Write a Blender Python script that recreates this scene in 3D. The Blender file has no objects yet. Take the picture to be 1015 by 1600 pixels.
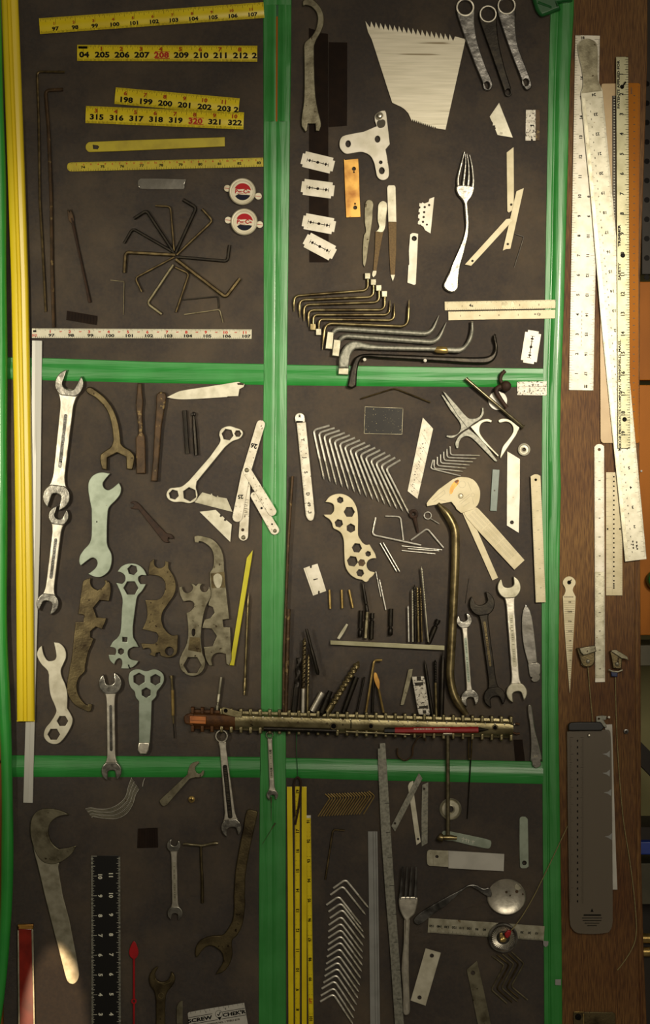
import bpy, math, random
from mathutils import Vector, Matrix
random.seed(7)
C = bpy.context.scene
COL = C.collection
S = 0.000827            # metres per unit of the board grid (30.7 units = one inch)
D = 2.6                 # camera distance from the board
Z0 = 1.45               # height of the middle of the board

# ---------------------------------------------------------------- camera, world, lights, exposure
cam = bpy.data.objects.new('camera', bpy.data.cameras.new('camera')); COL.objects.link(cam)
cam.location = (0, -D, Z0); cam.rotation_euler = (math.radians(90), 0, 0)
cam.data.sensor_fit = 'VERTICAL'; cam.data.sensor_height = 36; cam.data.lens = 36 * D / (1600 * S)
C.camera = cam
C.view_settings.view_transform = 'Standard'; C.view_settings.look = 'None'
C.view_settings.exposure = 0.0; C.view_settings.gamma = 1; C.view_settings.use_curve_mapping = False
w = bpy.data.worlds.new('world'); C.world = w; w.use_nodes = True
_N, _L = w.node_tree.nodes, w.node_tree.links
_tc = _N.new('ShaderNodeTexCoord'); _n = _N.new('ShaderNodeTexNoise'); _n.inputs['Scale'].default_value = 2.2; _n.inputs['Detail'].default_value = 2
_r = _N.new('ShaderNodeValToRGB'); _r.color_ramp.elements[0].position = 0.42; _r.color_ramp.elements[0].color = (0.03, 0.024, 0.018, 1)
_r.color_ramp.elements[1].position = 0.60; _r.color_ramp.elements[1].color = (0.60, 0.51, 0.37, 1)
_L.new(_tc.outputs['Generated'], _n.inputs['Vector']); _L.new(_n.outputs[0], _r.inputs[0]); _L.new(_r.outputs[0], _N['Background'].inputs[0])
_N['Background'].inputs[1].default_value = 0.34      # dim surroundings; bright noise patches made up for contrast in metal reflections

def aim(o, t): o.rotation_euler = (Vector(t) - o.location).to_track_quat('-Z', 'Y').to_euler()
def area(name, loc, tgt, sx, sy, e, col):
    l = bpy.data.lights.new(name, 'AREA'); l.shape = 'RECTANGLE'; l.size = sx; l.size_y = sy; l.energy = e; l.color = col
    o = bpy.data.objects.new(name, l); COL.objects.link(o); o.location = loc; aim(o, tgt); return o
def spot(name, loc, tgt, ang, blend, e, col, r=0.05):
    l = bpy.data.lights.new(name, 'SPOT'); l.spot_size = math.radians(ang); l.spot_blend = blend; l.energy = e; l.color = col; l.shadow_soft_size = r
    o = bpy.data.objects.new(name, l); COL.objects.link(o); o.location = loc; aim(o, tgt); return o
def W(px, py, h=0.0):
    k = (D - h * S) / D
    return Vector(((px - 507.5) * S * k, -h * S, Z0 + (800 - py) * S * k))
spot('lamp_spot', (0.62, -1.55, Z0 + 0.42), W(730, 590), 32.5, 1.0, 106, (1, 0.89, 0.71), 0.09)
spot('lamp_spot_left', (-1.0, -1.5, Z0 + 0.15), W(60, 720), 33, 1.0, 80, (1, 0.90, 0.70), 0.08)
area('added_softbox', (0.45, -2.75, Z0 + 0.42), W(640, 680), 0.9, 0.9, 20, (1, 0.89, 0.71))  # softbox added behind the camera for sheen on metals and sheet
_s = spot('lamp_low', (-0.42, -1.2, Z0 - 0.72), W(86, 1700), 18, 0.12, 42, (1, 0.70, 0.42), 0.008); _s.scale = (0.25, 1, 1)

# ---------------------------------------------------------------- materials
def hexlin(hx):
    c = [int(hx[i:i + 2], 16) / 255 for i in (0, 2, 4)]
    return [((x / 12.92) if x <= 0.04045 else ((x + 0.055) / 1.055) ** 2.4) for x in c] + [1]
MATS = {}
def mat(name, c1, c2=None, metal=0.0, rough=0.5, scale=60, lo=0.4, hi=0.7, bump=0.0, bscale=400, bdist=0.001, stretch=None, spots=None, coat=0.0, spec=0.5):
    m = bpy.data.materials.new(name); m.use_nodes = True; MATS[name] = m
    nt = m.node_tree; N = nt.nodes; L = nt.links; b = N['Principled BSDF']
    b.inputs['Metallic'].default_value = metal; b.inputs['Roughness'].default_value = rough
    b.inputs['Specular IOR Level'].default_value = spec
    b.inputs['Coat Weight'].default_value = coat; b.inputs['Coat Roughness'].default_value = 0.15
    tc = N.new('ShaderNodeTexCoord'); mp = N.new('ShaderNodeMapping'); L.new(tc.outputs['Object'], mp.inputs[0])
    oi = N.new('ShaderNodeObjectInfo'); mu = N.new('ShaderNodeMath'); mu.operation = 'MULTIPLY'; mu.inputs[1].default_value = 7
    L.new(oi.outputs['Random'], mu.inputs[0]); L.new(mu.outputs[0], mp.inputs['Location'])
    if stretch: mp.inputs['Scale'].default_value = stretch
    def noise(sc, det=4):
        n = N.new('ShaderNodeTexNoise'); n.inputs['Scale'].default_value = sc; n.inputs['Detail'].default_value = det
        L.new(mp.outputs[0], n.inputs['Vector']); return n
    if c2:
        n = noise(scale); r = N.new('ShaderNodeMapRange'); r.inputs[1].default_value = lo; r.inputs[2].default_value = hi
        L.new(n.outputs[0], r.inputs[0]); mx = N.new('ShaderNodeMix'); mx.data_type = 'RGBA'
        mx.inputs[6].default_value = hexlin(c1); mx.inputs[7].default_value = hexlin(c2)
        L.new(r.outputs[0], mx.inputs[0]); out = mx.outputs[2]
        if spots:
            n2 = noise(spots[1], 2); r2 = N.new('ShaderNodeMapRange'); r2.inputs[1].default_value = spots[2]; r2.inputs[2].default_value = spots[2] + 0.05
            L.new(n2.outputs[0], r2.inputs[0]); m2 = N.new('ShaderNodeMix'); m2.data_type = 'RGBA'
            L.new(out, m2.inputs[6]); m2.inputs[7].default_value = hexlin(spots[0]); L.new(r2.outputs[0], m2.inputs[0]); out = m2.outputs[2]
        L.new(out, b.inputs['Base Color'])
    else: b.inputs['Base Color'].default_value = hexlin(c1)
    if bump:
        n3 = noise(bscale); bp = N.new('ShaderNodeBump'); bp.inputs['Strength'].default_value = bump; bp.inputs['Distance'].default_value = bdist
        L.new(n3.outputs[0], bp.inputs['Height']); L.new(bp.outputs[0], b.inputs['Normal'])
    return m
mat('chrome', 'cdc8b8', 'a9a496', 0.82, 0.34, 90, bump=0.2, bscale=110, bdist=0.0015)
mat('mirror_steel', 'c9c6bc', 'b2aea2', 0.95, 0.16, 30, bump=0.25, bscale=22, bdist=0.003)
mat('chrome_head', 'a5a297', '6c6962', 0.88, 0.27, 150, bump=0.3, bscale=110, bdist=0.0015)
mat('brushed', 'e6dfc8', 'cdc6ac', 0.2, 0.5, 60, 0.3, 0.75, stretch=(0.35, 1, 7), spots=('8d7f5f', 30, 0.70))
mat('chrome_dark', '8d8b86', '45433f', 0.88, 0.24, 70, bump=0.3, bscale=90, bdist=0.0015)
mat('steel', 'aaa692', '88846f', 0.75, 0.42, 90, bump=0.06, spots=('6a5a3c', 160, 0.72))
mat('steel_pale', 'c9c5b1', 'b0ab95', 0.45, 0.5, 80, bump=0.04, spots=('8a7a55', 200, 0.72))
mat('white_steel', 'ddd7c6', 'c8c2ac', 0.2, 0.5, 70, spots=('9a8a62', 260, 0.74))
mat('white_enamel', 'dcd8cb', 'd5d0bd', 0.0, 0.4, 60)
mat('cream', 'cec3a0', 'bcb08a', 0.1, 0.5, 60)
mat('dirty_white', 'dbd5c2', 'b9b19a', 0.2, 0.5, 90, spots=('5d5038', 330, 0.66))
mat('speckled', 'cfcabb', 'a8a291', 0.2, 0.5, 200, spots=('2c1d12', 420, 0.58))
mat('zinc', '929c8c', '7d8776', 0.6, 0.40, 70, bump=0.05, spots=('6d5b38', 120, 0.74))
mat('glass_green', '66766a', '5a6a5e', 0.0, 0.2, 70)
mat('galvanised', '8b8a7d', '66665b', 0.6, 0.5, 260, bump=0.1)
mat('aged_steel', '7b7661', '504a38', 0.75, 0.42, 80, bump=0.12, spots=('352b18', 200, 0.68))
mat('bronze', '5f5439', '382f1e', 0.8, 0.40, 60, bump=0.2, spots=('2a1f10', 170, 0.66))
mat('bronze_light', '8c7f5a', '554a30', 0.85, 0.32, 90, bump=0.08)
mat('rusty', '4c3820', '302312', 0.45, 0.55, 90, bump=0.4, bscale=600, spots=('75623c', 140, 0.62))
mat('rust_dark', '35200f', '24150a', 0.2, 0.7, 120, bump=0.3, bscale=600)
mat('iron_black', '1d1913', '2f2a20', 0.7, 0.38, 100, bump=0.15)
mat('key_bronze', '4a3f2a', '746544', 0.85, 0.34, 120, bump=0.1)
mat('key_tan', '837b60', '5b543e', 0.8, 0.34, 120, bump=0.1)
mat('wire', 'e8e5d8', 'c2bfb2', 0.7, 0.33, 200)
mat('brass', 'b39a5e', '8c7440', 0.75, 0.32, 100, bump=0.1)
mat('gold_plate', 'c79a4a', '8b5a22', 0.6, 0.4, 45, spots=('4a2710', 70, 0.64))
mat('rail_metal', '8b8260', '5a5236', 0.75, 0.33, 50, bump=0.15, spots=('2f2413', 120, 0.68))
mat('rail_rust', '57350f', '3a200c', 0.4, 0.6, 90, bump=0.4, bscale=500)
mat('orange_block', 'b56a2c', '8d4c1c', 0.1, 0.5, 80)
mat('tape_yellow', 'ecd61a', 'dfc610', 0.0, 0.28, 30, coat=0.5)
mat('tape_yellow_dull', 'c4b31a', 'b2a014', 0.0, 0.42, 60)
mat('yellow_plastic', 'ecd224', 'e6ca1c', 0.0, 0.25, 8, coat=0.5)
mat('yellow_green', 'c8c018', 'b0a810', 0.0, 0.35, 40)
mat('tape_white', 'c9c5ae', 'b7b298', 0.1, 0.45, 60)
mat('ink', '0b0906', spec=0.1); mat('ink_soft', '4a4436', spec=0.2); mat('ink_red', 'b8230c', spec=0.2); mat('ink_brown', 'a8421a', spec=0.2); mat('print_white', 'dcdcc8'); mat('ink_grey', '928b74')
mat('plastic_white', 'c9c9c0', 'b8b8ae', 0.0, 0.35, 40, stretch=(1, 1, 0.1))
mat('plastic_grey', '8f908c', '7f807c', 0.0, 0.4, 40)
mat('black_plastic', '0c0b09', None, 0, 0.35)
mat('magnet', '1a1009', '22160c', 0.0, 0.75, 70, bump=0.2, spec=0.15)
mat('dark_plate', '15120b', '1f1b11', 0.1, 0.45, 60, spots=('a59a70', 520, 0.68), spec=0.25)
mat('red_paint', 'a81218', '8c0e12', 0.0, 0.35, 60)
mat('red_brown', '8c2214', '6e170d', 0.0, 0.3, 60, coat=0.4)
mat('cap_white', 'd6cfb6', 'c4bb9d', 0.1, 0.4, 60); mat('cap_blue', '060c22', spec=0.15); mat('cap_red', 'a80c16', spec=0.2)
mat('string', '8c8256', '6f6642', 0, 0.8, 400)
mat('blue_rubber', '12254e'); mat('white_card', 'bcbab0', 'aeaca2', 0, 0.6, 50); mat('tan_file', '6b5530', '594525', 0.3, 0.6, 500, bump=0.3, bscale=1500)
mat('ruler_orange', 'a4640c', '94560a', 0, 0.6, 40, stretch=(1, 1, 0.2), spec=0.15); mat('ruler_cream', 'c2a676', 'b59868', 0, 0.45, 40)
mat('trimmer', '8f8c70', '7a7759', 0.5, 0.42, 50, bump=0.06)
mat('hole_dark', '070504', spec=0.05)
mat('orange_wall', 'a8621e', '8f5018', 0, 0.6, 20); mat('brown_wood', '9a5c18', '74420e', 0, 0.6, 14, stretch=(1, 1, 0.25), bump=0.1, spec=0.15)
mat('olive_wall', '8f8a5c', '807b50', 0, 0.7, 6); mat('shelf_dark', '1a150d', '241c12', 0, 0.7, 20); mat('grey_metal', '4c4838', '38352a', 0.5, 0.5, 20)
mat('blue_box', '17358a', '102a70', 0, 0.4, 20); mat('green_dark', '1c5f2c', '154d22', 0, 0.3, 30)

def special():
    # woven black backing sheet
    m = mat('canvas', '1b1209', '332413', 0, 0.42, 260, 0.25, 0.78, spec=0.65); nt = m.node_tree; N, L = nt.nodes, nt.links; b = N['Principled BSDF']
    tc = N.new('ShaderNodeTexCoord'); bumps = None
    for i, (ax, sc) in enumerate((('X', 420), ('Z', 420))):
        wv = N.new('ShaderNodeTexWave'); wv.bands_direction = ax; wv.inputs['Scale'].default_value = sc; wv.inputs['Distortion'].default_value = 1.2; wv.inputs['Detail Scale'].default_value = 3
        L.new(tc.outputs['Object'], wv.inputs['Vector'])
        bp = N.new('ShaderNodeBump'); bp.inputs['Strength'].default_value = 0.35; bp.inputs['Distance'].default_value = 0.0004
        L.new(wv.outputs['Fac'], bp.inputs['Height'])
        if bumps: L.new(bumps.outputs[0], bp.inputs['Normal'])
        bumps = bp
    dn = N.new('ShaderNodeTexNoise'); dn.inputs['Scale'].default_value = 7; dn.inputs['Detail'].default_value = 9; dn.inputs['Roughness'].default_value = 0.68; L.new(tc.outputs['Object'], dn.inputs['Vector'])
    dr = N.new('ShaderNodeMapRange'); dr.inputs[1].default_value = 0.45; dr.inputs[2].default_value = 0.8; L.new(dn.outputs[0], dr.inputs[0])
    dm = N.new('ShaderNodeMix'); dm.data_type = 'RGBA'; src = b.inputs['Base Color'].links[0].from_socket; L.new(dr.outputs[0], dm.inputs[0]); L.new(src, dm.inputs[6]); dm.inputs[7].default_value = hexlin('57472e'); L.new(dm.outputs[2], b.inputs['Base Color'])
    n = N.new('ShaderNodeTexNoise'); n.inputs['Scale'].default_value = 5; n.inputs['Detail'].default_value = 6; n.inputs['Distortion'].default_value = 0.6
    L.new(tc.outputs['Object'], n.inputs['Vector'])
    bp = N.new('ShaderNodeBump'); bp.inputs['Strength'].default_value = 0.8; bp.inputs['Distance'].default_value = 0.014
    L.new(n.outputs[0], bp.inputs['Height']); L.new(bumps.outputs[0], bp.inputs['Normal']); L.new(bp.outputs[0], b.inputs['Normal'])
    n4 = N.new('ShaderNodeTexNoise'); n4.inputs['Scale'].default_value = 60; n4.inputs['Detail'].default_value = 8; L.new(tc.outputs['Object'], n4.inputs['Vector'])
    mr = N.new('ShaderNodeMapRange'); mr.inputs[3].default_value = 0.36; mr.inputs[4].default_value = 0.58; L.new(n4.outputs[0], mr.inputs[0]); L.new(mr.outputs[0], b.inputs['Roughness'])
    # green adhesive tape with lengthwise wrinkles
    for nm, c1, c2, st in (('green_v', '277f30', '379041', (60, 60, 4)), ('green_h', '1c7f2c', '2c8f3c', (4, 60, 60)), ('green_tube', '2c9c38', '249034', (60, 60, 4))):
        m = mat(nm, c1, c2, 0, 0.42, 20, coat=0.25); nt = m.node_tree; N, L = nt.nodes, nt.links; b = N['Principled BSDF']
        tc = N.new('ShaderNodeTexCoord'); mp = N.new('ShaderNodeMapping'); mp.inputs['Scale'].default_value = st; L.new(tc.outputs['Object'], mp.inputs[0])
        n = N.new('ShaderNodeTexNoise'); n.inputs['Scale'].default_value = 1.6; n.inputs['Detail'].default_value = 3; n.inputs['Distortion'].default_value = 0.4; L.new(mp.outputs[0], n.inputs['Vector'])
        bp = N.new('ShaderNodeBump'); bp.inputs['Strength'].default_value = 0.55; bp.inputs['Distance'].default_value = 0.003; L.new(n.outputs[0], bp.inputs['Height']); L.new(bp.outputs[0], b.inputs['Normal'])
    # oak board
    m = mat('oak', '5c3a20', '7d5534', 0, 0.6, 9, spec=0.25); nt = m.node_tree; N, L = nt.nodes, nt.links; b = N['Principled BSDF']
    tc = N.new('ShaderNodeTexCoord'); mp = N.new('ShaderNodeMapping'); mp.inputs['Scale'].default_value = (1000, 300, 60); L.new(tc.outputs['Object'], mp.inputs[0])
    n = N.new('ShaderNodeTexNoise'); n.inputs['Scale'].default_value = 1; n.inputs['Detail'].default_value = 5; L.new(mp.outputs[0], n.inputs['Vector'])
    n2 = N.new('ShaderNodeTexNoise'); n2.inputs['Scale'].default_value = 5; n2.inputs['Detail'].default_value = 3; L.new(tc.outputs['Object'], n2.inputs['Vector'])
    cr = N.new('ShaderNodeValToRGB'); e = cr.color_ramp.elements; e[0].position = 0.36; e[0].color = hexlin('55381b'); e[1].position = 0.66; e[1].color = hexlin('836031')
    L.new(n.outputs[0], cr.inputs[0]); mx = N.new('ShaderNodeMix'); mx.data_type = 'RGBA'; mx.blend_type = 'MULTIPLY'; mx.inputs[0].default_value = 0.7
    cr2 = N.new('ShaderNodeValToRGB'); e = cr2.color_ramp.elements; e[0].position = 0.35; e[0].color = hexlin('a87c60'); e[1].position = 0.65; e[1].color = (1, 1, 1, 1)
    L.new(n2.outputs[0], cr2.inputs[0]); L.new(cr.outputs[0], mx.inputs[6]); L.new(cr2.outputs[0], mx.inputs[7]); L.new(mx.outputs[2], b.inputs['Base Color'])
    bp = N.new('ShaderNodeBump'); bp.inputs['Strength'].default_value = 0.4; bp.inputs['Distance'].default_value = 0.0006; L.new(n.outputs[0], bp.inputs['Height']); L.new(bp.outputs[0], b.inputs['Normal'])
    # smoky acrylic
    m = mat('acrylic', '6f6658', None, 0, 0.25); b = m.node_tree.nodes['Principled BSDF']; b.inputs['Alpha'].default_value = 0.74
special()

# ---------------------------------------------------------------- geometry helpers (units: board grid, x right, y down, h towards the viewer)
REG = dict(A1=(0, 0, 4.06), A2=(200, 0, 4.06), A3=(0, 240, 4.06), A4=(180, 260, 4.06), A5=(0, 440, 4.06), A6=(200, 440, 4.06),
  B1=(440, 0, 4.06), B2=(650, 0, 4.06), B3=(440, 220, 4.06), B4=(650, 220, 4.06), B5=(440, 420, 4.06), B6=(650, 440, 4.06),
  C1=(40, 570, 4.06), C2=(210, 590, 4.06), C3=(40, 770, 4.06), C4=(210, 820, 4.06), C5=(40, 960, 4.06), C6=(210, 1020, 4.06),
  D1=(440, 640, 5.075), D2=(600, 570, 3.904), D3=(440, 820, 5.075), D4=(560, 780, 5.075), D5=(680, 720, 4.833), D6=(440, 980, 5.075), D7=(600, 980, 6.34), D8=(690, 890, 4.833),
  E1=(270, 1080, 5.075), E2=(440, 1080, 5.075), E3=(620, 1080, 4.229), E4=(0, 1190, 4.06), E5=(200, 1190, 4.06), E6=(0, 1380, 4.614), E7=(180, 1380, 4.614), E8=(390, 1180, 4.614),
  F1=(590, 1140, 3.904), F2=(390, 1370, 4.413), F3=(600, 1360, 3.904), F4=(860, 0, 6.155), F5=(860, 240, 6.155), F6=(860, 480, 6.155), F7=(860, 690, 6.548), F8=(860, 860, 5.929),
  G1=(800, 1080, 4.721), G2=(800, 1340, 4.721), G3=(0, 1060, 8.0), G8=(740, 1440, 8.458), P=(0, 0, 1.0))
def Z(*a):
    """'C1', 'x,y ~x,y ...' pairs -> list of (x, y, smooth) on the board grid"""
    out = []
    for reg, s in zip(a[::2], a[1::2]):
        ox, oy, k = REG[reg]
        for t in s.split():
            sm = t[0] == '~'; x, y = t.lstrip('~').split(',')
            out.append((ox + float(x) / k, oy + float(y) / k, sm))
    return out
def z1(reg, x, y): ox, oy, k = REG[reg]; return (ox + x / k, oy + y / k)
def zr(reg, d): return d / REG[reg][2]

def smooth(p, n=5):
    out = []; N = len(p)
    for i in range(N):
        a, b = p[i], p[(i + 1) % N]; pa, nb = p[i - 1], p[(i + 2) % N]
        A = Vector(a[:2]); B = Vector(b[:2]); out.append(tuple(A))
        if not (a[2] or b[2]): continue
        ln = (B - A).length
        ta = (B - Vector(pa[:2])) if a[2] else (B - A)
        tb = (Vector(nb[:2]) - A) if b[2] else (B - A)
        ta = ta.normalized() * ln if ta.length else B - A; tb = tb.normalized() * ln if tb.length else B - A
        for k in range(1, n):
            t = k / n; t2, t3 = t * t, t * t * t
            out.append(tuple((2 * t3 - 3 * t2 + 1) * A + (t3 - 2 * t2 + t) * ta + (-2 * t3 + 3 * t2) * B + (t3 - t2) * tb))
    return out
def circ(x, y, r, n=24, ry=None, rot=0): return [(x + r * math.cos(6.2831853 * i / n + rot), y + (ry or r) * math.sin(6.2831853 * i / n + rot)) for i in range(n)]
def hexa(x, y, r, rot=0): return circ(x, y, r, 6, None, math.radians(rot))
def fillet(p, r, k=6):
    """round the inner corners of an open 2-D/3-D polyline"""
    p = [Vector((q[0], q[1], q[2] if len(q) > 2 else 0)) for q in p]; out = [p[0]]
    for i in range(1, len(p) - 1):
        a = p[i - 1] - p[i]; b = p[i + 1] - p[i]; d = min(r, a.length * 0.48, b.length * 0.48)
        A = p[i] + a.normalized() * d; B = p[i] + b.normalized() * d
        for j in range(k + 1):
            t = j / k; out.append(A * (1 - t) ** 2 + p[i] * 2 * t * (1 - t) + B * t * t)
    out.append(p[-1]); return out
def resample(p, n):
    p = [Vector(q) for q in p]; L = [0]
    for a, b in zip(p, p[1:]): L.append(L[-1] + (b - a).length)
    out = []; j = 0
    for i in range(n + 1):
        s = L[-1] * i / n
        while j < len(p) - 2 and L[j + 1] < s: j += 1
        t = (s - L[j]) / max(1e-6, L[j + 1] - L[j]); out.append(p[j].lerp(p[j + 1], min(1, max(0, t))))
    return out
_glyph = {}
def glyph(s):
    if s not in _glyph:
        c = bpy.data.curves.new('t', 'FONT'); c.body = s; c.align_x = 'CENTER'; c.align_y = 'CENTER'; c.resolution_u = 2; c.offset = 0.042
        o = bpy.data.objects.new('t', c); me = bpy.data.meshes.new_from_object(o)
        vs = [(v.co.x, v.co.y) for v in me.vertices]; ys = [v[1] for v in vs] or [0]; cy = (max(ys) + min(ys)) / 2
        _glyph[s] = ([(x, y - cy) for x, y in vs], [tuple(f.vertices) for f in me.polygons])
        bpy.data.meshes.remove(me); bpy.data.objects.remove(o); bpy.data.curves.remove(c)
    return _glyph[s]
class G:
    def __init__(s): s.v = []; s.f = []; s.m = []; s.slots = []
    def slot(s, m):
        if m not in s.slots: s.slots.append(m)
        return s.slots.index(m)
    def raw(s, vs, fs, m):
        b = len(s.v); s.v += [tuple(v) for v in vs]; i = s.slot(m)
        for f in fs: s.f.append(tuple(b + q for q in f)); s.m.append(i)
        return s
    def poly(s, loops, h0, h1, m, bev=0.5, res=2):
        c = bpy.data.curves.new('t', 'CURVE'); c.dimensions = '2D'; c.fill_mode = 'BOTH'
        bev = min(bev, (h1 - h0) / 2 * 0.98); c.extrude = max(0.0, (h1 - h0) / 2 - bev); c.bevel_depth = bev; c.bevel_resolution = res; c.offset = -bev
        if loops and not isinstance(loops[0][0], (tuple, list)): loops = [loops]
        for L in loops:
            L = smooth([tuple(a[:2]) + (bool(a[2]) if len(a) > 2 else False,) for a in L]) if any(len(a) > 2 for a in L) else L
            q = [L[0]]
            for a in L[1:]:
                if math.hypot(a[0] - q[-1][0], a[1] - q[-1][1]) > 0.02: q.append(a)
            sp = c.splines.new('POLY'); sp.points.add(len(q) - 1); sp.use_cyclic_u = True
            for i, a in enumerate(q): sp.points[i].co = (a[0], a[1], 0, 1)
        o = bpy.data.objects.new('t', c); me = bpy.data.meshes.new_from_object(o); zc = (h0 + h1) / 2
        s.raw([(v.co.x, v.co.y, v.co.z + zc) for v in me.vertices], [tuple(f.vertices) for f in me.polygons], m)
        bpy.data.meshes.remove(me); bpy.data.objects.remove(o); bpy.data.curves.remove(c); return s
    def tube(s, path, r, m, n=10, sec=None, caps=True, flat=1.0):
        """sweep; r scalar, list or f(t); sec(angle, t, length) -> radius factor; flat squashes h"""
        p = [Vector((q[0], q[1], q[2] if len(q) > 2 else 0)) for q in path]; K = len(p)
        L = [0.0]
        for a, b in zip(p, p[1:]): L.append(L[-1] + (b - a).length)
        up = Vector((0, 0, 1)); vs = []; ref = None
        for i in range(K):
            t = (p[min(i + 1, K - 1)] - p[max(i - 1, 0)]).normalized()
            if ref is None: ref = up if abs(t.z) < 0.9 else Vector((1, 0, 0))
            side = t.cross(ref).normalized(); ref = side.cross(t).normalized()
            q = L[i] / max(1e-6, L[-1]); rr = r(q) if callable(r) else (r[i] if isinstance(r, (list, tuple)) else r)
            for j in range(n):
                a = 6.2831853 * j / n; k = rr * (sec(a, q, L[i]) if sec else 1)
                vs.append(p[i] + side * (k * math.cos(a)) + ref * (k * math.sin(a) * flat))
        fs = [(i * n + j, i * n + (j + 1) % n, (i + 1) * n + (j + 1) % n, (i + 1) * n + j) for i in range(K - 1) for j in range(n)]
        if caps: fs += [tuple(range(n))[::-1], tuple(range((K - 1) * n, K * n))]
        return s.raw([(v.x, v.y, v.z) for v in vs], fs, m)
    def rot(s, x, y, prof, m, n=24):
        """lathe about the h axis: prof = [(r, h), ...] from outside in"""
        vs = []; K = len(prof)
        for r, h in prof:
            for j in range(n): a = 6.2831853 * j / n; vs.append((x + r * math.cos(a), y + r * math.sin(a), h))
        fs = [(i * n + j, i * n + (j + 1) % n, (i + 1) * n + (j + 1) % n, (i + 1) * n + j) for i in range(K - 1) for j in range(n)]
        return s.raw(vs, fs, m)
    def face(s, pts, h, m): return s.raw([(p[0], p[1], h) for p in pts], [tuple(range(len(pts)))], m)
    def text(s, t, x, y, size, rot, m, h, sx=1.0, bend=None):
        vs, fs = glyph(t); a = math.radians(rot); k = size / 0.7; ca, sa = math.cos(a), math.sin(a); out = []
        for gx, gy in vs:
            u, v = gx * k * sx, -gy * k
            X, Y = x + u * ca - v * sa, y + u * sa + v * ca
            out.append((X, Y, bend(X, Y) if bend else h))
        return s.raw(out, [f[::-1] for f in fs], m)
    def line(s, a, b, wd, h, m, h2=None):
        d = Vector((b[0] - a[0], b[1] - a[1])); d.normalize(); nx, ny = -d.y * wd / 2, d.x * wd / 2; h2 = h if h2 is None else h2
        return s.raw([(a[0] + nx, a[1] + ny, h), (a[0] - nx, a[1] - ny, h), (b[0] - nx, b[1] - ny, h2), (b[0] + nx, b[1] + ny, h2)], [(0, 1, 2, 3)], m)

def bounds(gs):
    xs = [v[0] for g in gs for v in g.v]; ys = [v[1] for g in gs for v in g.v]; hs = [v[2] for g in gs for v in g.v]
    return min(xs), max(xs), min(ys), max(ys), min(hs), max(hs)
def mesh(name, g, o):
    me = bpy.data.meshes.new(name); ox, oy, oh = o
    me.from_pydata([((x - ox) * S, -(h - oh) * S, -(y - oy) * S) for x, y, h in g.v], [], [f[::-1] for f in g.f])
    for m in g.slots: me.materials.append(MATS[m])
    me.polygons.foreach_set('material_index', g.m); me.polygons.foreach_set('use_smooth', [True] * len(g.f))
    me.validate(); me.update(); me.set_sharp_from_angle(angle=math.radians(38))
    return me
def flatparts(parts):
    for p in parts:
        yield p[1]
        if len(p) > 2 and p[2]: yield from flatparts(p[2])
def T(name, label, cat, g, parts=(), group=None, origin=None, kind=None):
    """one thing: a mesh (g) and its part meshes; with g None an Empty carries the parts"""
    gs = ([g] if g else []) + list(flatparts(parts)); b = bounds(gs)
    ox, oy = origin or ((b[0] + b[1]) / 2, (b[2] + b[3]) / 2 if g else b[3]); hm = (b[4] + b[5]) / 2; oh = b[4]
    o = bpy.data.objects.new(name, mesh(name, g, (ox, oy, oh)) if g else None); COL.objects.link(o)
    p = W(ox, oy, hm); o.location = (p.x, -oh * S, p.z)
    if not g: o.empty_display_size = 0.01
    if kind: o['kind'] = kind
    if label: o['label'] = label
    if cat: o['category'] = cat
    if group: o['group'] = group
    def put(parts, par):
        for q in parts:
            c = bpy.data.objects.new(q[0], mesh(q[0], q[1], (ox, oy, oh))); COL.objects.link(c); c.parent = par
            if len(q) > 3: c['label'] = q[3]
            if len(q) > 2 and q[2]: put(q[2], c)
    put(parts, o); o['_h'] = hm
    return o
def kids(o): return [c for c in bpy.data.objects if c.parent == o]
def dup(root, x, y, ang, label, scale=1.0):
    r = root.copy(); COL.objects.link(r); p = W(x, y, root['_h']); r.location = (p.x, root.location.y, p.z)
    r.rotation_euler = (0, math.radians(ang), 0); r.scale = (scale,) * 3; r['label'] = label
    for c in kids(root):
        d = c.copy(); COL.objects.link(d); d.parent = r
        for e in kids(c):
            f = e.copy(); COL.objects.link(f); f.parent = d
    return r
def plate(name, label, cat, loops, h0, h1, m, bev=0.4, parts=(), group=None, extra=None):
    g = G().poly(loops, h0, h1, m, bev)
    if extra: extra(g)
    return T(name, label, cat, g, parts, group)
def rod(name, label, cat, pts, r, m, h=3.0, fil=6, n=10, group=None, tip=None, **kw):
    p = fillet([(q[0], q[1], h) for q in pts], fil)
    return T(name, label, cat, G().tube(p, r, m, n, **kw), group=group)

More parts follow.
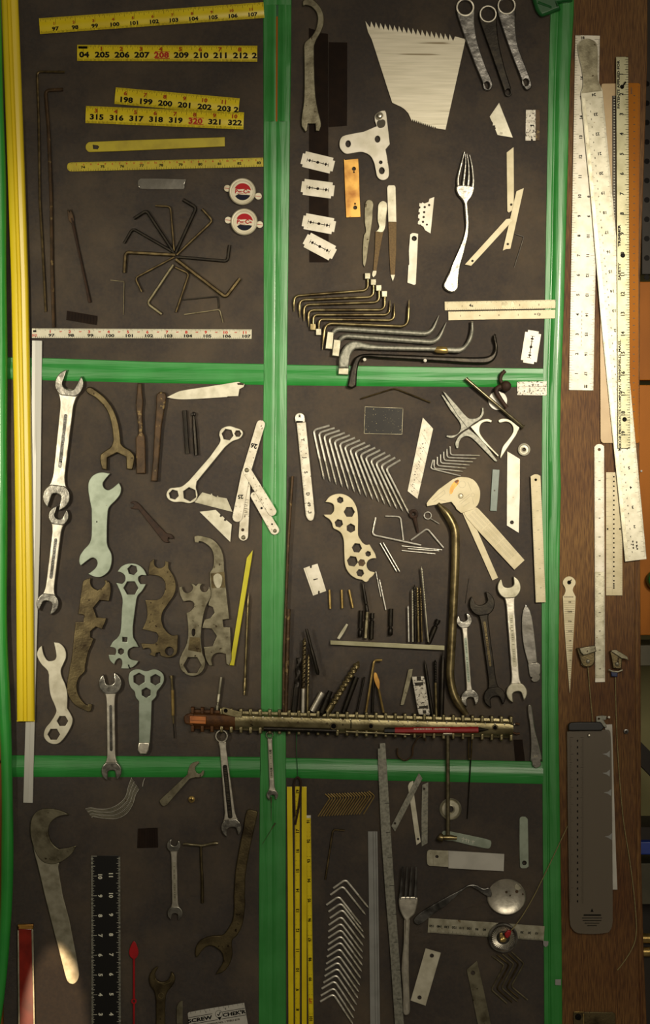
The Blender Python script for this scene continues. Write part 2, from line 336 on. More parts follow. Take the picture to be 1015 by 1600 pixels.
class Ruler:
    """straight or bowed blade; u along p0->p1, v across (to the viewer's right of travel, y-down)"""
    def __init__(s, p0, p1, w, h0, th, m, bow=0.0, round0=0, outline=None, bev=0.3, w1=None):
        s.p0 = Vector(p0[:2]); d = Vector(p1[:2]) - s.p0; s.L = d.length; s.u = d / s.L; s.n = Vector((-s.u.y, s.u.x)); s.w = w; s.w1 = w if w1 is None else w1; s.h0 = h0; s.th = th; s.bow = bow
        s.ang = math.degrees(math.atan2(s.u.y, s.u.x)); s.g = G()
        if outline: s.g.poly([s.P(a[0], a[1]) + tuple(a[2:]) for a in outline] if not isinstance(outline[0][0], (tuple, list)) else [[s.P(a[0], a[1]) + tuple(a[2:]) for a in L] for L in outline], h0, h0 + th, m, bev)
        elif bow:
            K = 12; vs = []
            for u in (0, s.L):
                for k in range(K + 1): v = s.w * k / K; vs.append(s.P(u, v) + (s.H(v) - th,)); vs.append(s.P(u, v) + (s.H(v),))
            n2 = 2 * (K + 1); fs = []
            for k in range(K):
                a = 2 * k; fs += [(a + 1, a + 3, n2 + a + 3, n2 + a + 1), (a, n2 + a, n2 + a + 2, a + 2), (a, a + 2, a + 3, a + 1), (n2 + a, n2 + a + 1, n2 + a + 3, n2 + a + 2)]
            fs += [(0, 1, n2 + 1, n2), (2 * K, n2 + 2 * K, n2 + 2 * K + 1, 2 * K + 1)]
            s.g.raw(vs, [f[::-1] for f in fs], m)
        else: s.g.poly([s.P(0, 0), s.P(s.L, 0), s.P(s.L, s.w1), s.P(0, s.w)], h0, h0 + th, m, bev)
    def P(s, u, v): q = s.p0 + s.u * u + s.n * v; return (q.x, q.y)
    def H(s, v): return s.h0 + s.th + s.bow * (1 - (2 * v / s.w - 1) ** 2)
    def ticks(s, v, sgn, u0, pitch, n, pat, m='ink', wd=0.55, umin=0.5, umax=None):
        for i in range(n):
            u = u0 + i * pitch
            if u < umin or u > (umax or s.L - 0.5): continue
            for div, ln in pat:
                if i % div == 0: break
            if ln <= 0: continue
            e = v + sgn * ln; K = 3 if s.bow else 1
            for k in range(K):
                a = v + (e - v) * k / K; b = v + (e - v) * (k + 1) / K
                s.g.line(s.P(u, a), s.P(u, b), wd, s.H(a) + 0.2, m, s.H(b) + 0.2)
        return s
    def num(s, t, u, v, size, rot=0, m='ink', sx=1.0):
        x, y = s.P(u, v)
        def bend(X, Y): return s.H((Vector((X, Y)) - s.p0).dot(s.n)) + 0.25 + 0.16 * s.bow
        s.g.text(str(t), x, y, size, s.ang + rot, m, 0, sx, bend); return s
    def box(s, u0, v0, u1, v1, m, d=0.15):
        x = [s.P(u0, v0) + (s.H(v0) + d,), s.P(u1, v0) + (s.H(v0) + d,), s.P(u1, v1) + (s.H(v1) + d,), s.P(u0, v1) + (s.H(v1) + d,)]
        s.g.raw(x, [(0, 1, 2, 3)], m); return s

# ---------------------------------------------------------------- the setting
def band(g, rows, prof, m, base=None):
    """sheet following (left, right) edge rows with a height profile [(t, h)] across"""
    K = len(prof); vs = []; fs = []
    for (l, r) in rows:
        for t, h in prof: vs.append((l[0] + (r[0] - l[0]) * t, l[1] + (r[1] - l[1]) * t, h))
    for i in range(len(rows) - 1):
        for k in range(K - 1): a = i * K + k; fs.append((a, a + 1, a + K + 1, a + K))
    return g.raw(vs, fs, m)
def subdiv(rows, n):
    out = []
    for (a, b) in zip(rows, rows[1:]):
        for i in range(n):
            t = i / n; out.append(tuple((p[0] + (q[0] - p[0]) * t, p[1] + (q[1] - p[1]) * t) for p, q in zip(a, b)))
    return out + [rows[-1]]
wall = bpy.data.objects.new('wall_back', mesh('wall_back', G().poly([(-900, -700), (1900, -700), (1900, 3000), (-900, 3000)], -420, -400, 'olive_wall', 0), (0, 0, 0))); COL.objects.link(wall)
wall.location = W(0, 0, 0); wall['kind'] = 'structure'
T('wall_left', None, None, G().poly([(-200, 560), (5.5, 560), (5.5, 1040), (-200, 1040)], -40, -14, 'orange_wall', 1).poly([(-200, 1192), (8, 1192), (8, 1620), (-200, 1620)], -40, -14, 'orange_wall', 1).poly([(-200, 1044), (5.5, 1044), (5.5, 1188), (-200, 1188)], -44, -18, 'orange_wall', 1), kind='structure')
# black woven sheet with its green taped seams
board = G().poly([(6, -40), (863, -40), (863, 1640), (6, 1640)], -10, 0, 'canvas', 0)
DOM = [(0, 0.2), (0.02, 1.2), (0.12, 1.5), (0.3, 1.6), (0.46, 2.3), (0.5, 1.5), (0.54, 2.3), (0.72, 1.7), (0.9, 1.5), (0.98, 1.2), (1, 0.2)]
def rows(*q): return subdiv([((a, y), (b, y)) for y, a, b in q], 6)
t1 = band(G(), subdiv([((411, -30), (456, -30)), ((411, 8), (455, 8))], 3), DOM, 'green_v')
SL = [(0, 0.2), (0.03, 1.4), (0.22, 1.8), (0.33, 4.2), (0.40, 1.6), (0.46, 1.2)]
SR = [(0.54, 1.2), (0.6, 1.8), (0.7, 4.6), (0.8, 2.0), (0.97, 1.4), (1, 0.2)]
for pr in (SL, SR): band(t1, rows((8, 411, 455), (90, 411, 454.5), (190, 411.5, 453)), pr, 'green_v')
t1.face([(431, 26), (434, 26), (433, 190), (430.5, 190)], 1.25, 'ruler_orange').face([(430, 8), (436, 8), (436, 195), (430, 195)], 1.1, 'green_dark')
band(t1, rows((190, 411.5, 453), (560, 411.8, 448.5), (850, 409, 447), (1110, 407.5, 446.5), (1200, 406.2, 446.6), (1380, 404.3, 446.4), (1640, 404, 447)), DOM, 'green_v')
def hrows(*q): return subdiv([((x, a), (x, b)) for x, a, b in q], 6)
HD = [(0, 0.2), (0.03, 1.3), (0.26, 1.4), (0.32, 1.7), (0.5, 3.1), (0.62, 3.3), (0.78, 2.6), (0.95, 1.3), (1, 0.2)]
t2 = band(G(), hrows((12.5, 558, 592.6), (80, 559.6, 594.5), (250, 565.6, 598.7), (412, 568.7, 601.4)), HD, 'green_h')
t3 = band(G(), hrows((448, 569.8, 602.2), (640, 573, 604), (848, 575.8, 605.2)), HD, 'green_h')
t4 = band(G(), hrows((16, 1180, 1214), (200, 1181.4, 1214.2), (406, 1182.8, 1214.8)), HD, 'green_h')
t5 = band(G(), hrows((446.5, 1184.2, 1215.2), (590, 1186, 1219.5), (720, 1187.5, 1222), (848, 1190, 1225)), HD, 'green_h')
RD = [(0, 0.2), (0.02, 1.6), (0.24, 2.0), (0.29, 0.8), (0.34, 0.8), (0.40, 2.6), (0.55, 3.2), (0.7, 3.6), (0.88, 3.2), (0.97, 2.0), (1, 0.0)]
t6 = band(G(), rows((-30, 861, 897), (25, 859, 896), (120, 856.5, 890), (260, 854, 886.8), (466, 850.7, 881), (620, 846.6, 875.6), (700, 846, 874.4), (760, 845.8, 876), (830, 845.8, 874.4), (940, 845.5, 873.4), (1080, 845.8, 871.6), (1340, 847.6, 875.4), (1500, 849, 877.5), (1640, 850, 878.4)), RD, 'green_v')
T('tool_board', 'black woven tool board divided by green tape, tools laid all over it', 'board', board, [('tape_strip', t1), ('tape_strip', t2), ('tape_strip', t3), ('tape_strip', t4), ('tape_strip', t5), ('tape_strip', t6)])
# green hose down the far edge
t1.poly(Z('A6', '~940,548 ~950,552 ~938,590 ~928,598 ~924,590'), 2.0, 2.8, 'hole_dark', .2)
pth = [(-10, -30, 10), (-8.8, 0, 10), (-5.6, 100, 10), (-.4, 260, 10), (1.5, 440, 10), (2.5, 700, 10), (2, 900, 10), (2.5, 1000, 11), (6, 1080, 12), (10.5, 1170, 13), (12, 1260, 13), (12, 1340, 13), (10, 1420, 12), (5, 1490, 11), (-1, 1545, 10), (-7, 1585, 9), (-15, 1640, 8)]
T('green_hose', 'thick green tube running down beside the yellow channel', 'hose', G().tube(resample(fillet(pth, 60), 60), lambda t: 9.2 + 0.5 * math.sin(t * 40), 'green_tube', 16))
k = G().poly(Z('B2', '730,-20 745,30 ~760,70 ~790,104 ~820,100 ~880,75 915,62 900,20 990,8 990,-20'), 2, 15, 'green_dark', 5, 3)
k.tube([z1('B2', 770, 20) + (15,), z1('B2', 850, 50) + (14,), z1('B2', 862, 70) + (10,)], 2.2, 'green_dark', 8)
T('tape_knot', 'dark green twisted knob of tape at the top of the right seam', 'tape', k)
for i, (x, y, a) in enumerate(((852, 1475, 20), (872, 1535, 4))):
    p = [(x - 4, y - 5), (x + 4.5, y - 4.2), (x + 4, y + 2), (x, y + 5), (x - 3.4, y + 2)] if i == 0 else [(x - 5, y - 4.6), (x + 4, y - 5), (x + 4, y + 4.5), (x - 5, y + 4)]
    T('tape_scrap', ['crumpled clear tape scrap on green edge by end of millimetre ruler', 'small square clear tape scrap low on the green edge'][i], 'tape', G().poly(p, 6.2 if i else 4.2, 6.8 if i else 5.2, 'plastic_grey', 0.2), group=None)
# oak board
oak = G().poly([(864, -40), (1010, -40), (1009, 100), (1004, 260), (998, 430), (997, 700), (999, 1000), (999.5, 1340), (1004, 1500), (1010, 1640), (864, 1640)], -24, -0.5, 'oak', 1.2)
T('oak_board', 'upright oak board with vertical grain holding the long steel rulers', 'board', oak)
oe = G().poly([(990, 300), (997, 430), (996, 700), (997.5, 1100), (998.5, 1340), (1002, 1500), (1006, 1640), (1000, 1640), (994, 1340), (991.5, 1000), (990, 700)], -1, 1.0, 'oak', 0.8)
T('trim_1', None, None, oe, kind='structure')
# what stands behind the board's right edge
bk = G().poly([(1000, -60), (1120, -60), (1120, 435), (1000, 435)], -90, -80, 'shelf_dark', 1)
for i in range(12): bk.poly(circ(1008, 130 + i * 31, 4.5, 14), -80, -79.6, 'hole_dark', .1)
T('pegboard', 'dark perforated panel standing behind the top of the oak board', 'panel', bk)
for i, (a, b, m) in enumerate(((440, 596, 'brown_wood'), (599, 995, 'brown_wood'))):
    T('cupboard_door', ['short orange-brown wooden door behind the oak board, just under the perforated panel', 'tall orange-brown wooden door behind the oak board with a green knob'][i], 'door', G().poly([(970, a), (1140, a), (1140, b), (970, b)], -60, -40, m, 1.5),
      [] if i == 0 else [('knob', G().rot(1024, 907, [(0, -40)] and [(12, -40), (16, -34), (17, -26), (14, -18), (7, -14), (0, -13)], 'green_dark', 24))])
T('door_stud', 'tiny pale stud on the tall wooden door', 'stud', G().rot(1001.5, 736, [(1.6, -40), (1.6, -37), (0, -36)], 'white_card', 12))
T('metal_shelf', 'grey metal shelf edge below the tall wooden door', 'shelf', G().poly([(970, 1003), (1140, 1003), (1140, 1036), (970, 1036)], -200, -60, 'grey_metal', 1))
T('dark_cabinet', 'dark cabinet behind the lower oak board', 'cabinet', G().poly([(970, 1272), (1160, 1272), (1160, 1308), (970, 1308)], -200, -80, 'shelf_dark', 1).poly([(970, 1400), (1160, 1400), (1160, 1700), (970, 1700)], -220, -160, 'shelf_dark', 1).poly([(970, 1332), (1160, 1332), (1160, 1398), (970, 1398)], -200, -90, 'grey_metal', 1))
T('blue_box', 'blue plastic box on the shelf behind the oak board', 'box', G().poly([(985, 1310), (1100, 1310), (1100, 1331), (985, 1331)], -120, -60, 'blue_box', 2))
T('diagonal_brace', 'black diagonal brace crossing the pale wall behind the oak board', 'brace', G().poly([(992, 1150), (1100, 1260), (1100, 1300), (992, 1190)], -150, -120, 'shelf_dark', 1))
for i, y in enumerate((1466, 1487)):
    T('brass_drum', ['small brass drum in the cabinet, the upper of two', 'small brass drum in the cabinet, the lower of two'][i], 'drum', G().tube([(995, y, -150), (1040, y, -150)], 8, 'brass', 18), group='brass drums behind the board')

# ---------------------------------------------------------------- upper left field
IN16 = [(16, 9), (8, 6.5), (4, 5), (2, 3.6), (1, 2.6)]
def tape(name, label, p0, p1, w, bow, n0, k, u0, v_num, red0, v_red, size, box=None, pitch=30.8, m='tape_yellow', h0=2.0, top=True, bot=True, extra=None, mr='ink_brown'):
    r = Ruler(p0, p1, w, h0, 0.6, m, bow)
    pt = pitch / 16
    if top: r.ticks(0, 1, u0 - 16 * pt * 3, pt, 16 * (k + 6), [(16, w * .5), (8, w * .3), (4, w * .22), (2, w * .16), (1, w * .12)], wd=0.45)
    if bot: r.ticks(w, -1, u0 - 16 * pt * 3, pt, 16 * (k + 6), [(16, 0.1), (4, w * .15), (1, w * .12)], wd=0.45)
    for i in range(k):
        u = u0 + i * pitch
        if u > r.L - 3: break
        t = str(n0 + i)
        if u < 10: t = t[1:]; u += 2.5
        if box == n0 + i: r.box(u - 11.5, v_num - size * .72, u + 11.5, v_num + size * .72, 'ink_red').box(u - 10.8, v_num - size * .6, u + 10.8, v_num + size * .6, m, 0.2)
        if u + 10 > r.L: t = t[0]
        r.num(t, u - 1, v_num, size * 1.05, 0, 'ink_red' if box == n0 + i else 'ink', 1.32)
        if red0 is not None and red0 + i >= 1 and red0 + i <= 11: r.num(red0 + i, u - 2.5, v_red, size * .8, 0, mr, 1.2)
    if extra: extra(r)
    return T(name, label, 'tape measure', r.g)
tape('tape_measure_piece', 'cut piece of yellow tape measure marked 97 to 107, slanting across the top', (61, 28.3), (411, 3), 24.6, 2.6, 97, 11, 25.5, 18.5, 1, 10.5, 5.2)
tape('tape_measure_piece', 'cut piece of yellow tape measure marked 204 to 212 with 208 boxed', (120.8, 69.7), (401.6, 71.2), 25, 2.2, 204, 10, 9.5, 15.8, 0, 6.5, 7.8, 208, extra=lambda r: r.box(2, 2.5, 16, 6.5, 'ink').num('2', 276.6, 15.8, 8.2, 0, 'ink', 1.32))
tape('tape_measure_piece', 'shorter yellow tape measure piece marked 198 to 203', (181, 136.2), (374.2, 153.4), 26, 2.2, 198, 7, 18.5, 18.5, 6, 8.3, 7.4, extra=lambda r: r.num('2', 190.2, 18.5, 7.8, 0, 'ink', 1.32))
tape('tape_measure_piece', 'yellow tape measure piece marked 315 to 322 with 320 boxed', (134.5, 165.3), (381, 175.4), 26.6, 2.2, 315, 8, 18.5, 17, 3, 7.2, 7.4, 320)
g = G().poly([Z('P', '~140,221.9 351,214.3 351,228.8 ~140,237.6 ~135,234 ~133.8,229.5 ~135.3,225'), Z('P', '144.8,226.2 152.5,227.2 155,229.3 152.8,233.2 145.6,232.8')], 2, 3.4, 'tape_yellow_dull', 1.0)
T('tape_strip_blank', 'blank dull yellow tape strip with a hole near its rounded end', 'tape strip', g)
r = Ruler((104.5, 253.8), (411.5, 246.2), 14.3, 2, 0.8, 'tape_yellow_dull', outline=[(6, 0), (306.5, 0), (306.5, 14.3), (6, 14.3), (2, 12.5, True), (0.3, 7, True), (2, 1.8, True)], w1=14.3)
r.ticks(0, 1, 0, 1.9, 170, [(16, 3.6), (8, 3), (4, 2.4), (1, 1.7)], wd=0.4).ticks(14.3, -1, 3, 3.8, 90, [(8, 5), (4, 4), (1, 2.4)], wd=0.45)
for i in range(10): r.num(74 + i, 25 + i * 30.5, 8.1, 3.8, 0, 'ink', 1.2)
for i in range(26): r.num(str(1 + i % 12), 15 + i * 11.2, 4, 2.3, 0, 'ink_red', 1.3)
T('tape_measure_piece', 'narrow yellow tape piece with fine print and one rounded end', 'tape measure', r.g)
r = Ruler((50, 513), (393, 514.6), 15, 2, 0.8, 'tape_white')
r.ticks(0, 1, 5.8, 3.03 / 1.6, 190, [(16, 4), (8, 3.6), (4, 3), (1, 2)], wd=0.4).ticks(15, -1, 5.8, 3.03, 118, [(10, 5), (5, 3.6), (1, 2.3)], wd=0.4)
for i in range(11):
    r.num(97 + i, 30.5 + i * 30.35, 10.8, 4.4, 0, 'ink', 1.5).num(1 + i, 28.5 + i * 30.35, 5, 4, 0, 'ink_red', 1.4)
    if i < 10: r.num('or', 45 + i * 30.35, 5, 2.4, 0, 'ink_red', 1.3)
r.box(0.5, 9, 8, 13, 'ink_red').box(2, 3, 7, 6, 'ink').num('CM', 4.2, 11, 2.8, 0, 'tape_white')
T('tape_measure_piece', 'off-white steel tape piece marked 97 to 107 just above the green seam', 'tape measure', r.g)
plate('metal_tab', 'shiny silver metal tab with one rounded end', 'metal tab', Z('A4', '~165,77 450,82 440,108 437,145 ~165,143 ~148,130 ~143,110 ~148,88'), 2, 3.4, 'mirror_steel', 0.5)
# two round badges
def badge(cx, cy, l, rr, label):
    g = G().rot(cx, cy, [(20.6, 2), (21, 6), (20.4, 8.6), (19, 9.8), (17.2, 9.6), (16.6, 8.7), (0, 8.5)], 'cap_white', 40)
    b = G(); R0 = 13.3
    def arc(a0, a1, n=14): return [(cx + 0.6 + R0 * math.cos(math.radians(a0 + (a1 - a0) * i / n)), cy + 0.6 + R0 * math.sin(math.radians(a0 + (a1 - a0) * i / n))) for i in range(n + 1)]
    b.poly(arc(-157, -8) + [(cx + 8, cy - 3.4), (cx + 1, cy - 3.6), (cx - 5, cy - 3)], 8.55, 8.9, 'cap_red', 0.1)
    b.poly(arc(150, 25) + [(cx + 7, cy + 5.5), (cx, cy + 5.4), (cx - 6, cy + 4.2)], 8.55, 8.9, 'cap_blue', 0.1)
    t = G()
    for s, x, sz in (('P', -9.6, 6.2), ('epsi', -4.2, 3.0), ('-', 0.6, 3), ('C', 4.3, 6.4), ('ola', 9.4, 3.0)):
        if s == '-': t.line((cx - 0.4, cy + 0.4), (cx + 1.8, cy + 0.4), 0.7, 9.0, 'cap_red')
        else: t.text(s, cx + x + 0.4, cy + (0.6 if len(s) > 1 else 0), sz if len(s) == 1 else sz, 4, 'cap_red', 9.0, 0.92 if len(s) == 1 else 0.86)
    t.line((cx - 8, cy + 3.6), (cx + 2, cy + 3.9), 0.6, 9.0, 'cap_red')
    dots = G()
    for i in range(22):
        a = math.radians(200 + i * 7.2); dots.line((cx + 15.1 * math.cos(a), cy + 15.1 * math.sin(a)), (cx + 16.3 * math.cos(a), cy + 16.3 * math.sin(a)), 0.7, 9.0, 'ink_grey')
    tabs = []
    for x, y in (l, rr):
        q = G().poly(circ(x, y, 5.4, 18), 3, 4.6, 'cap_white', 0.5); q.line((x - 4.6, y - 0.3), (x + 4.6, y + 0.5), 0.8, 4.8, 'cap_red'); tabs.append(('tab', q))
    T('bottle_cap_badge', label, 'badge', g, [('emblem', b), ('lettering', t), ('rim_print', dots)] + tabs)
badge(378.3, 299.4, (355, 294), (403.4, 306.3), 'round white badge with red and blue emblem, the upper of the pair')
badge(381.2, 346.7, (356.3, 343.7), (405.4, 350.6), 'round white badge with red and blue emblem, the lower of the pair')
# wheel of eleven hex keys
wheel = [('430,212 515,262 385,545', 2.3, 'iron_black', 'black hex key pointing up and right in the radial wheel, thickest of the black ones'),
 ('255,250 350,255 373,535', 1.5, 'key_bronze', 'thin bronze hex key standing straight up in the radial wheel'),
 ('118,332 197,280 365,535', 2.2, 'iron_black', 'black hex key second from the upright bronze one in the radial wheel'),
 ('57,487 110,395 370,545', 1.9, 'iron_black', 'black hex key leaning furthest left above the level one in the wheel'),
 ('58,675 66,545 380,562', 2.5, 'key_bronze', 'thick level bronze hex key with bright worn short arm'),
 ('168,795 126,708 375,575', 1.5, 'key_bronze', 'thin dark hex key just below the level one in the wheel'),
 ('295,938 203,870 368,625', 2.1, 'key_tan', 'pale tan hex key slanting down to its foot in the wheel'),
 ('385,925 468,680 380,640', 1.6, 'key_bronze', 'hex key with its short arm at the hub of the radial wheel'),
 ('790,712 700,830 385,590', 2.6, 'key_bronze', 'thick bronze hex key slanting down towards the two small keys'),
 ('725,500 712,602 400,575', 2.1, 'iron_black', 'black hex key lying level with its short arm turned up'),
 ('550,270 618,345 390,562', 1.8, 'key_bronze', 'bronze hex key between the black upright and black level keys')]
for i, (s, r_, m, lb) in enumerate(wheel):
    rod('hex_key', lb, 'hex key', Z('A4', s), r_ * 1.18, m, 3 + (i % 3) * 0.8, 6, 6, group='hex keys in the radial wheel')
rod('hex_key', 'small black hex key lying level below the radial wheel', 'hex key', Z('A4', '430,846 650,825 658,900'), 1.2, 'iron_black', 2.6, 3, 6)
rod('hex_key', 'small tan hex key under the small black one', 'hex key', Z('A4', '437,940 662,908 683,990'), 1.1, 'key_tan', 2.6, 4, 6)
rod('bent_wire', 'hair-thin tan wire with a right-angle bend left of the radial wheel', 'wire', Z('A3', '700,803 787,812 782,1022'), 0.7, 'key_tan', 2, 2, 6)
rod('long_hex_key', 'long thin dark bronze hex key nearest the yellow channel', 'hex key', Z('A1', '410,457 235,455 245,740', 'A3', '252,300 268,560 290,1003'), 2.0, 'key_bronze', 3, 7, 8)
rod('long_hex_key', 'long rusty brown hex key just right of the thin bronze one', 'hex key', Z('A1', '400,568 288,574 308,820', 'A3', '325,300 330,700', 'A5', '341,290'), 2.7, 'rusty', 3, 7, 8)
g = G().tube(resample([z1('A3', 455, 410) + (3,), z1('A3', 570, 945) + (3,)], 8), lambda t: 2.6 - 0.9 * math.sin(t * 3.1), 'rust_dark', 8)
g.poly(Z('A3', '428,355 442,372 448,352 ~466,400 ~468,430 455,445 ~438,425 ~430,390'), 2, 5, 'rusty', 0.8)
T('forked_pick', 'dark rusty pick with a small forked tip', 'pick', g)
g = G().poly(Z('A5', '425,185 615,218 610,275 420,243'), 1.2, 3.2, 'magnet', 0.4)
for i in range(9): a = z1('A5', 440 + i * 19.5, 192 + i * 3.4); b = z1('A5', 436 + i * 19.5, 240 + i * 3.6); g.line(a, b, 0.5, 3.35, 'hole_dark')
T('file_fragment', 'short dark brown ribbed fragment above the off-white tape', 'fragment', g)
# long channel strips down the edge
def chan(rows_, prof, m): return band(G(), subdiv(rows_, 5), prof, m)
HP = [(0, 4.8), (.02, 8), (.08, 10), (.2, 11.3), (.36, 12.1), (.40, 13.5), (.44, 12.2), (.55, 12.2), (.59, 13.5), (.63, 12.1), (.82, 11.2), (.93, 10), (.98, 8), (1, 4.8)]
yel = chan([((1, -30), (27, -30)), ((1.5, 0), (28, 0)), ((5, 100), (32, 100)), ((11, 260), (38, 260)), ((17, 440), (44, 440)), ((22, 700), (49, 700)), ((24.8, 930), (52.4, 930)), ((26, 1125), (54, 1125))], HP, 'yellow_plastic')
yel.poly([(26, 1124), (54, 1124), (54, 1126), (26, 1126)], 3, 8, 'yellow_plastic', 0.3)
T('yellow_channel', 'long glossy yellow plastic half-round channel down the side of the board', 'plastic channel', yel)
WP = [(0, 0.5), (0.02, 4.0), (0.3, 4.3), (0.5, 4.6), (0.55, 4.1), (0.8, 4.2), (0.98, 4.0), (1, 0.5)]
T('white_channel', 'long white plastic strip partly hidden behind the yellow channel', 'plastic strip', chan([((50, 532.5), (66, 533)), ((48, 830), (63, 830)), ((43, 1000), (57.8, 1000)), ((40, 1125), (54.6, 1125)), ((36.3, 1253.6), (51.3, 1254))], WP, 'plastic_white'))

# ---------------------------------------------------------------- upper right field
plate('hook_spanner', 'aged steel hook spanner with a small open jaw at its foot', 'spanner', Z('B1', '131,20 135,6 ~165,-12 ~215,12 ~255,65 ~269,130 ~255,190 ~220,255 206,292 205,330 208,500 ~216,620 ~235,720 ~250,790 238,832 215,832 212,787 165,785 160,830 150,838 124,800 ~124,750 ~138,650 ~142,500 140,330 ~140,290 ~150,265 ~190,230 ~220,170 ~224,95 ~190,48 152,34 135,42'), 3, 8, 'aged_steel', 1.2)
plate('magnetic_strip', 'long dark brown magnetic strip under the razor blades', 'strip', Z('B1', '172,178 205,188 225,207 293,215', 'B3', '297,770 176,770'), 0.4, 1.6, 'magnet', 0.3)
plate('magnetic_strip', 'shorter dark brown magnetic strip beside the hook spanner', 'strip', Z('B1', '297,268 415,270 413,797 380,800 297,805'), 0.4, 1.4, 'magnet', 0.3)
def razor_shape():
    a, b = 25.8, 22.2; v = 12.6; o = [(-a, -8.5), (-b, -8.5), (-b, -v), (b, -v), (b, -8.5), (a, -8.5), (a, 8.5), (b, 8.5), (b, v), (-b, v), (-b, 8.5), (-a, 8.5)]
    slot = []
    up = [(-17.5, 0.7), (-17.5, 3.4), (-16.6, 3.4), (-16.6, 0.7), (-14.5, 0.7), (-13.6, 2.6), (-12.2, 2.6), (-11.3, 0.7), (-9.2, 0.7), (-9.2, 2.6), (-8.3, 2.6), (-8.3, 0.7), (-2.3, 0.7), (-1.4, 2.2), (1.4, 2.2), (2.3, 0.7)]
    up = up + [(-x, y) for x, y in up[::-1]][2:]
    slot = up + [(x, -y) for x, y in up[::-1]]
    return o, slot
o_, sl_ = razor_shape()
rz = T('razor_blade', 'double-edged razor blade, topmost of the column of four', 'razor blade', G().poly([o_, sl_], 2, 2.7, 'white_steel', 0.1), group='double-edged razor blades', origin=(0, 0))
rp = [(z1('B3', 228, 137), 13.6, rz['label']), (z1('B3', 228, 304), 7.5, 'double-edged razor blade, second from the top of the column of four'), (z1('B3', 235, 526), 10.5, 'double-edged razor blade, third from the top of the column of four'),
  (z1('B3', 241, 671), 28, 'double-edged razor blade tilted most, lowest of the column of four'), (z1('B6', 727, 415), 99, 'double-edged razor blade standing upright alone below the two short rulers')]
for i, (p, a, lb) in enumerate(rp):
    if i == 0: rz.location = W(p[0], p[1], 2.3); rz.location.y = -2 * S; rz.rotation_euler.y = math.radians(a)
    else: dup(rz, p[0], p[1], a, lb)
# big toothed scraper
A = z1('B1', 535, 172); Bq = z1('B2', 238, 262); pts = [(570.5, 33)]
n = 19
for i in range(n):
    x0 = A[0] + (Bq[0] - A[0]) * i / n; y0 = A[1] + (Bq[1] - A[1]) * i / n; dx = (Bq[0] - A[0]) / n; dy = (Bq[1] - A[1]) / n
    if i: pts.append((x0 + 0.6, y0 - 10))
    pts.append((x0 + dx * .85, y0 + dy * .85))
pts += [(710.3, 57), (727, 61.5), (695.6, 202.8), (680.8, 200.4)]
A = (679, 197.5); Bq = (641.5, 185)
for i in range(13):
    x0 = A[0] + (Bq[0] - A[0]) * i / 13; y0 = A[1] + (Bq[1] - A[1]) * i / 13
    pts += [(x0, y0), (x0 - 1.2, y0 + 3.6)]
pts += [(640.2, 183), (637.5, 177), (632, 171), (627, 167.5), (612.4, 160.6), (596, 110), (588, 85), (580.4, 61.6), (574.5, 50)]
g = G().poly(pts, 2, 3.6, 'brushed', 0.2)
T('toothed_scraper', 'large pale toothed spreader plate, saw teeth along its top edge', 'spreader', g)
# bracket
br = G().poly([Z('B1', '636,700 655,699 662,715 672,800 685,912 658,945 ~668,1000 ~680,1090 ~672,1125 ~640,1140 ~608,1122 ~596,1080 ~585,1030 ~560,985 ~510,962 ~450,968 ~405,972 ~372,940 ~366,905 ~378,870 ~405,855 520,833 602,798 590,765 ~590,730 ~605,714')] + [circ(*z1('B1', x, y), zr('B1', a), 16, zr('B1', b)) for x, y, a, b in ((421, 910, 17, 22), (607, 880, 17, 22), (627, 1027, 11, 11), (634, 1080, 18, 22))], 3, 5.4, 'white_steel', 0.6)
bo = G().rot(*z1('B1', 620, 737), [(6.4, 5), (6.4, 8), (5, 8.5), (4.4, 7.6), (3.4, 12), (2.6, 13.5), (0, 14)], 'chrome', 20)
gr = G().poly(Z('B1', '~605,770 ~630,755 ~655,765 ~650,800 ~620,810 ~605,795'), 5.3, 5.8, 'ink_soft', 0.1)  # small dark patch on the plate, just below the bolt
T('angle_bracket', 'white three-holed angle bracket with a chrome bolt at its top', 'bracket', br, [('bolt', bo), ('dark_mark', gr)])
g = G().poly([Z('B3', '393,116 402,122 485,113 490,200 494,350 499,483 408,487 400,300')] + [circ(*z1('B3', x, y), zr('B3', r), 14) for x, y, r in ((457, 178, 12), (457, 199, 5), (464, 400, 5), (465, 424, 12))], 2, 3.4, 'gold_plate', 0.4)
T('drilled_plate', 'stained golden metal plate with four small holes', 'metal plate', g)
f = Z('B3', '~530,392 ~553,373 ~579,392 ~577,440 ~574,500 ~566,560 ~560,600 548,680 538,755 ~530,790 524,802 ~516,785 513,755 512,690 ~520,600 ~532,575 525,520 ~524,470')
plate('nail_file', 'short worn grey nail file nearest the golden plate', 'nail file', f, 2, 3.6, 'aged_steel', 0.6)
g = G().poly(Z('B3', '~613,402 ~640,381 ~667,400 ~662,480 ~645,575 593,576 ~612,560 ~616,540 ~607,508 ~608,450'), 2, 3.8, 'steel', 0.6)
fl = G().poly(Z('B3', '594,574 645,574 ~620,700 600,825 580,822 590,690'), 2, 3.3, 'tan_file', 0.2); tp = G().poly(Z('B3', '578,824 601,824 ~596,850 580,867 ~572,850'), 2, 3.4, 'steel_pale', 0.3)
T('nail_file', 'middle nail file with steel grip and brown abrasive blade', 'nail file', g, [('abrasive_blade', fl), ('tip', tp)])
g = G().poly(Z('B3', '667,300 ~675,284 ~695,282 ~715,284 722,296 727,515 675,515'), 2, 3.8, 'steel_pale', 0.5)
fl = G().poly(Z('B3', '675,512 727,512 725,700 717,852 690,852 681,700'), 2, 3.3, 'tan_file', 0.2); tp = G().poly(Z('B3', '689,850 718,850 704,893'), 2, 3.4, 'steel_pale', 0.3)
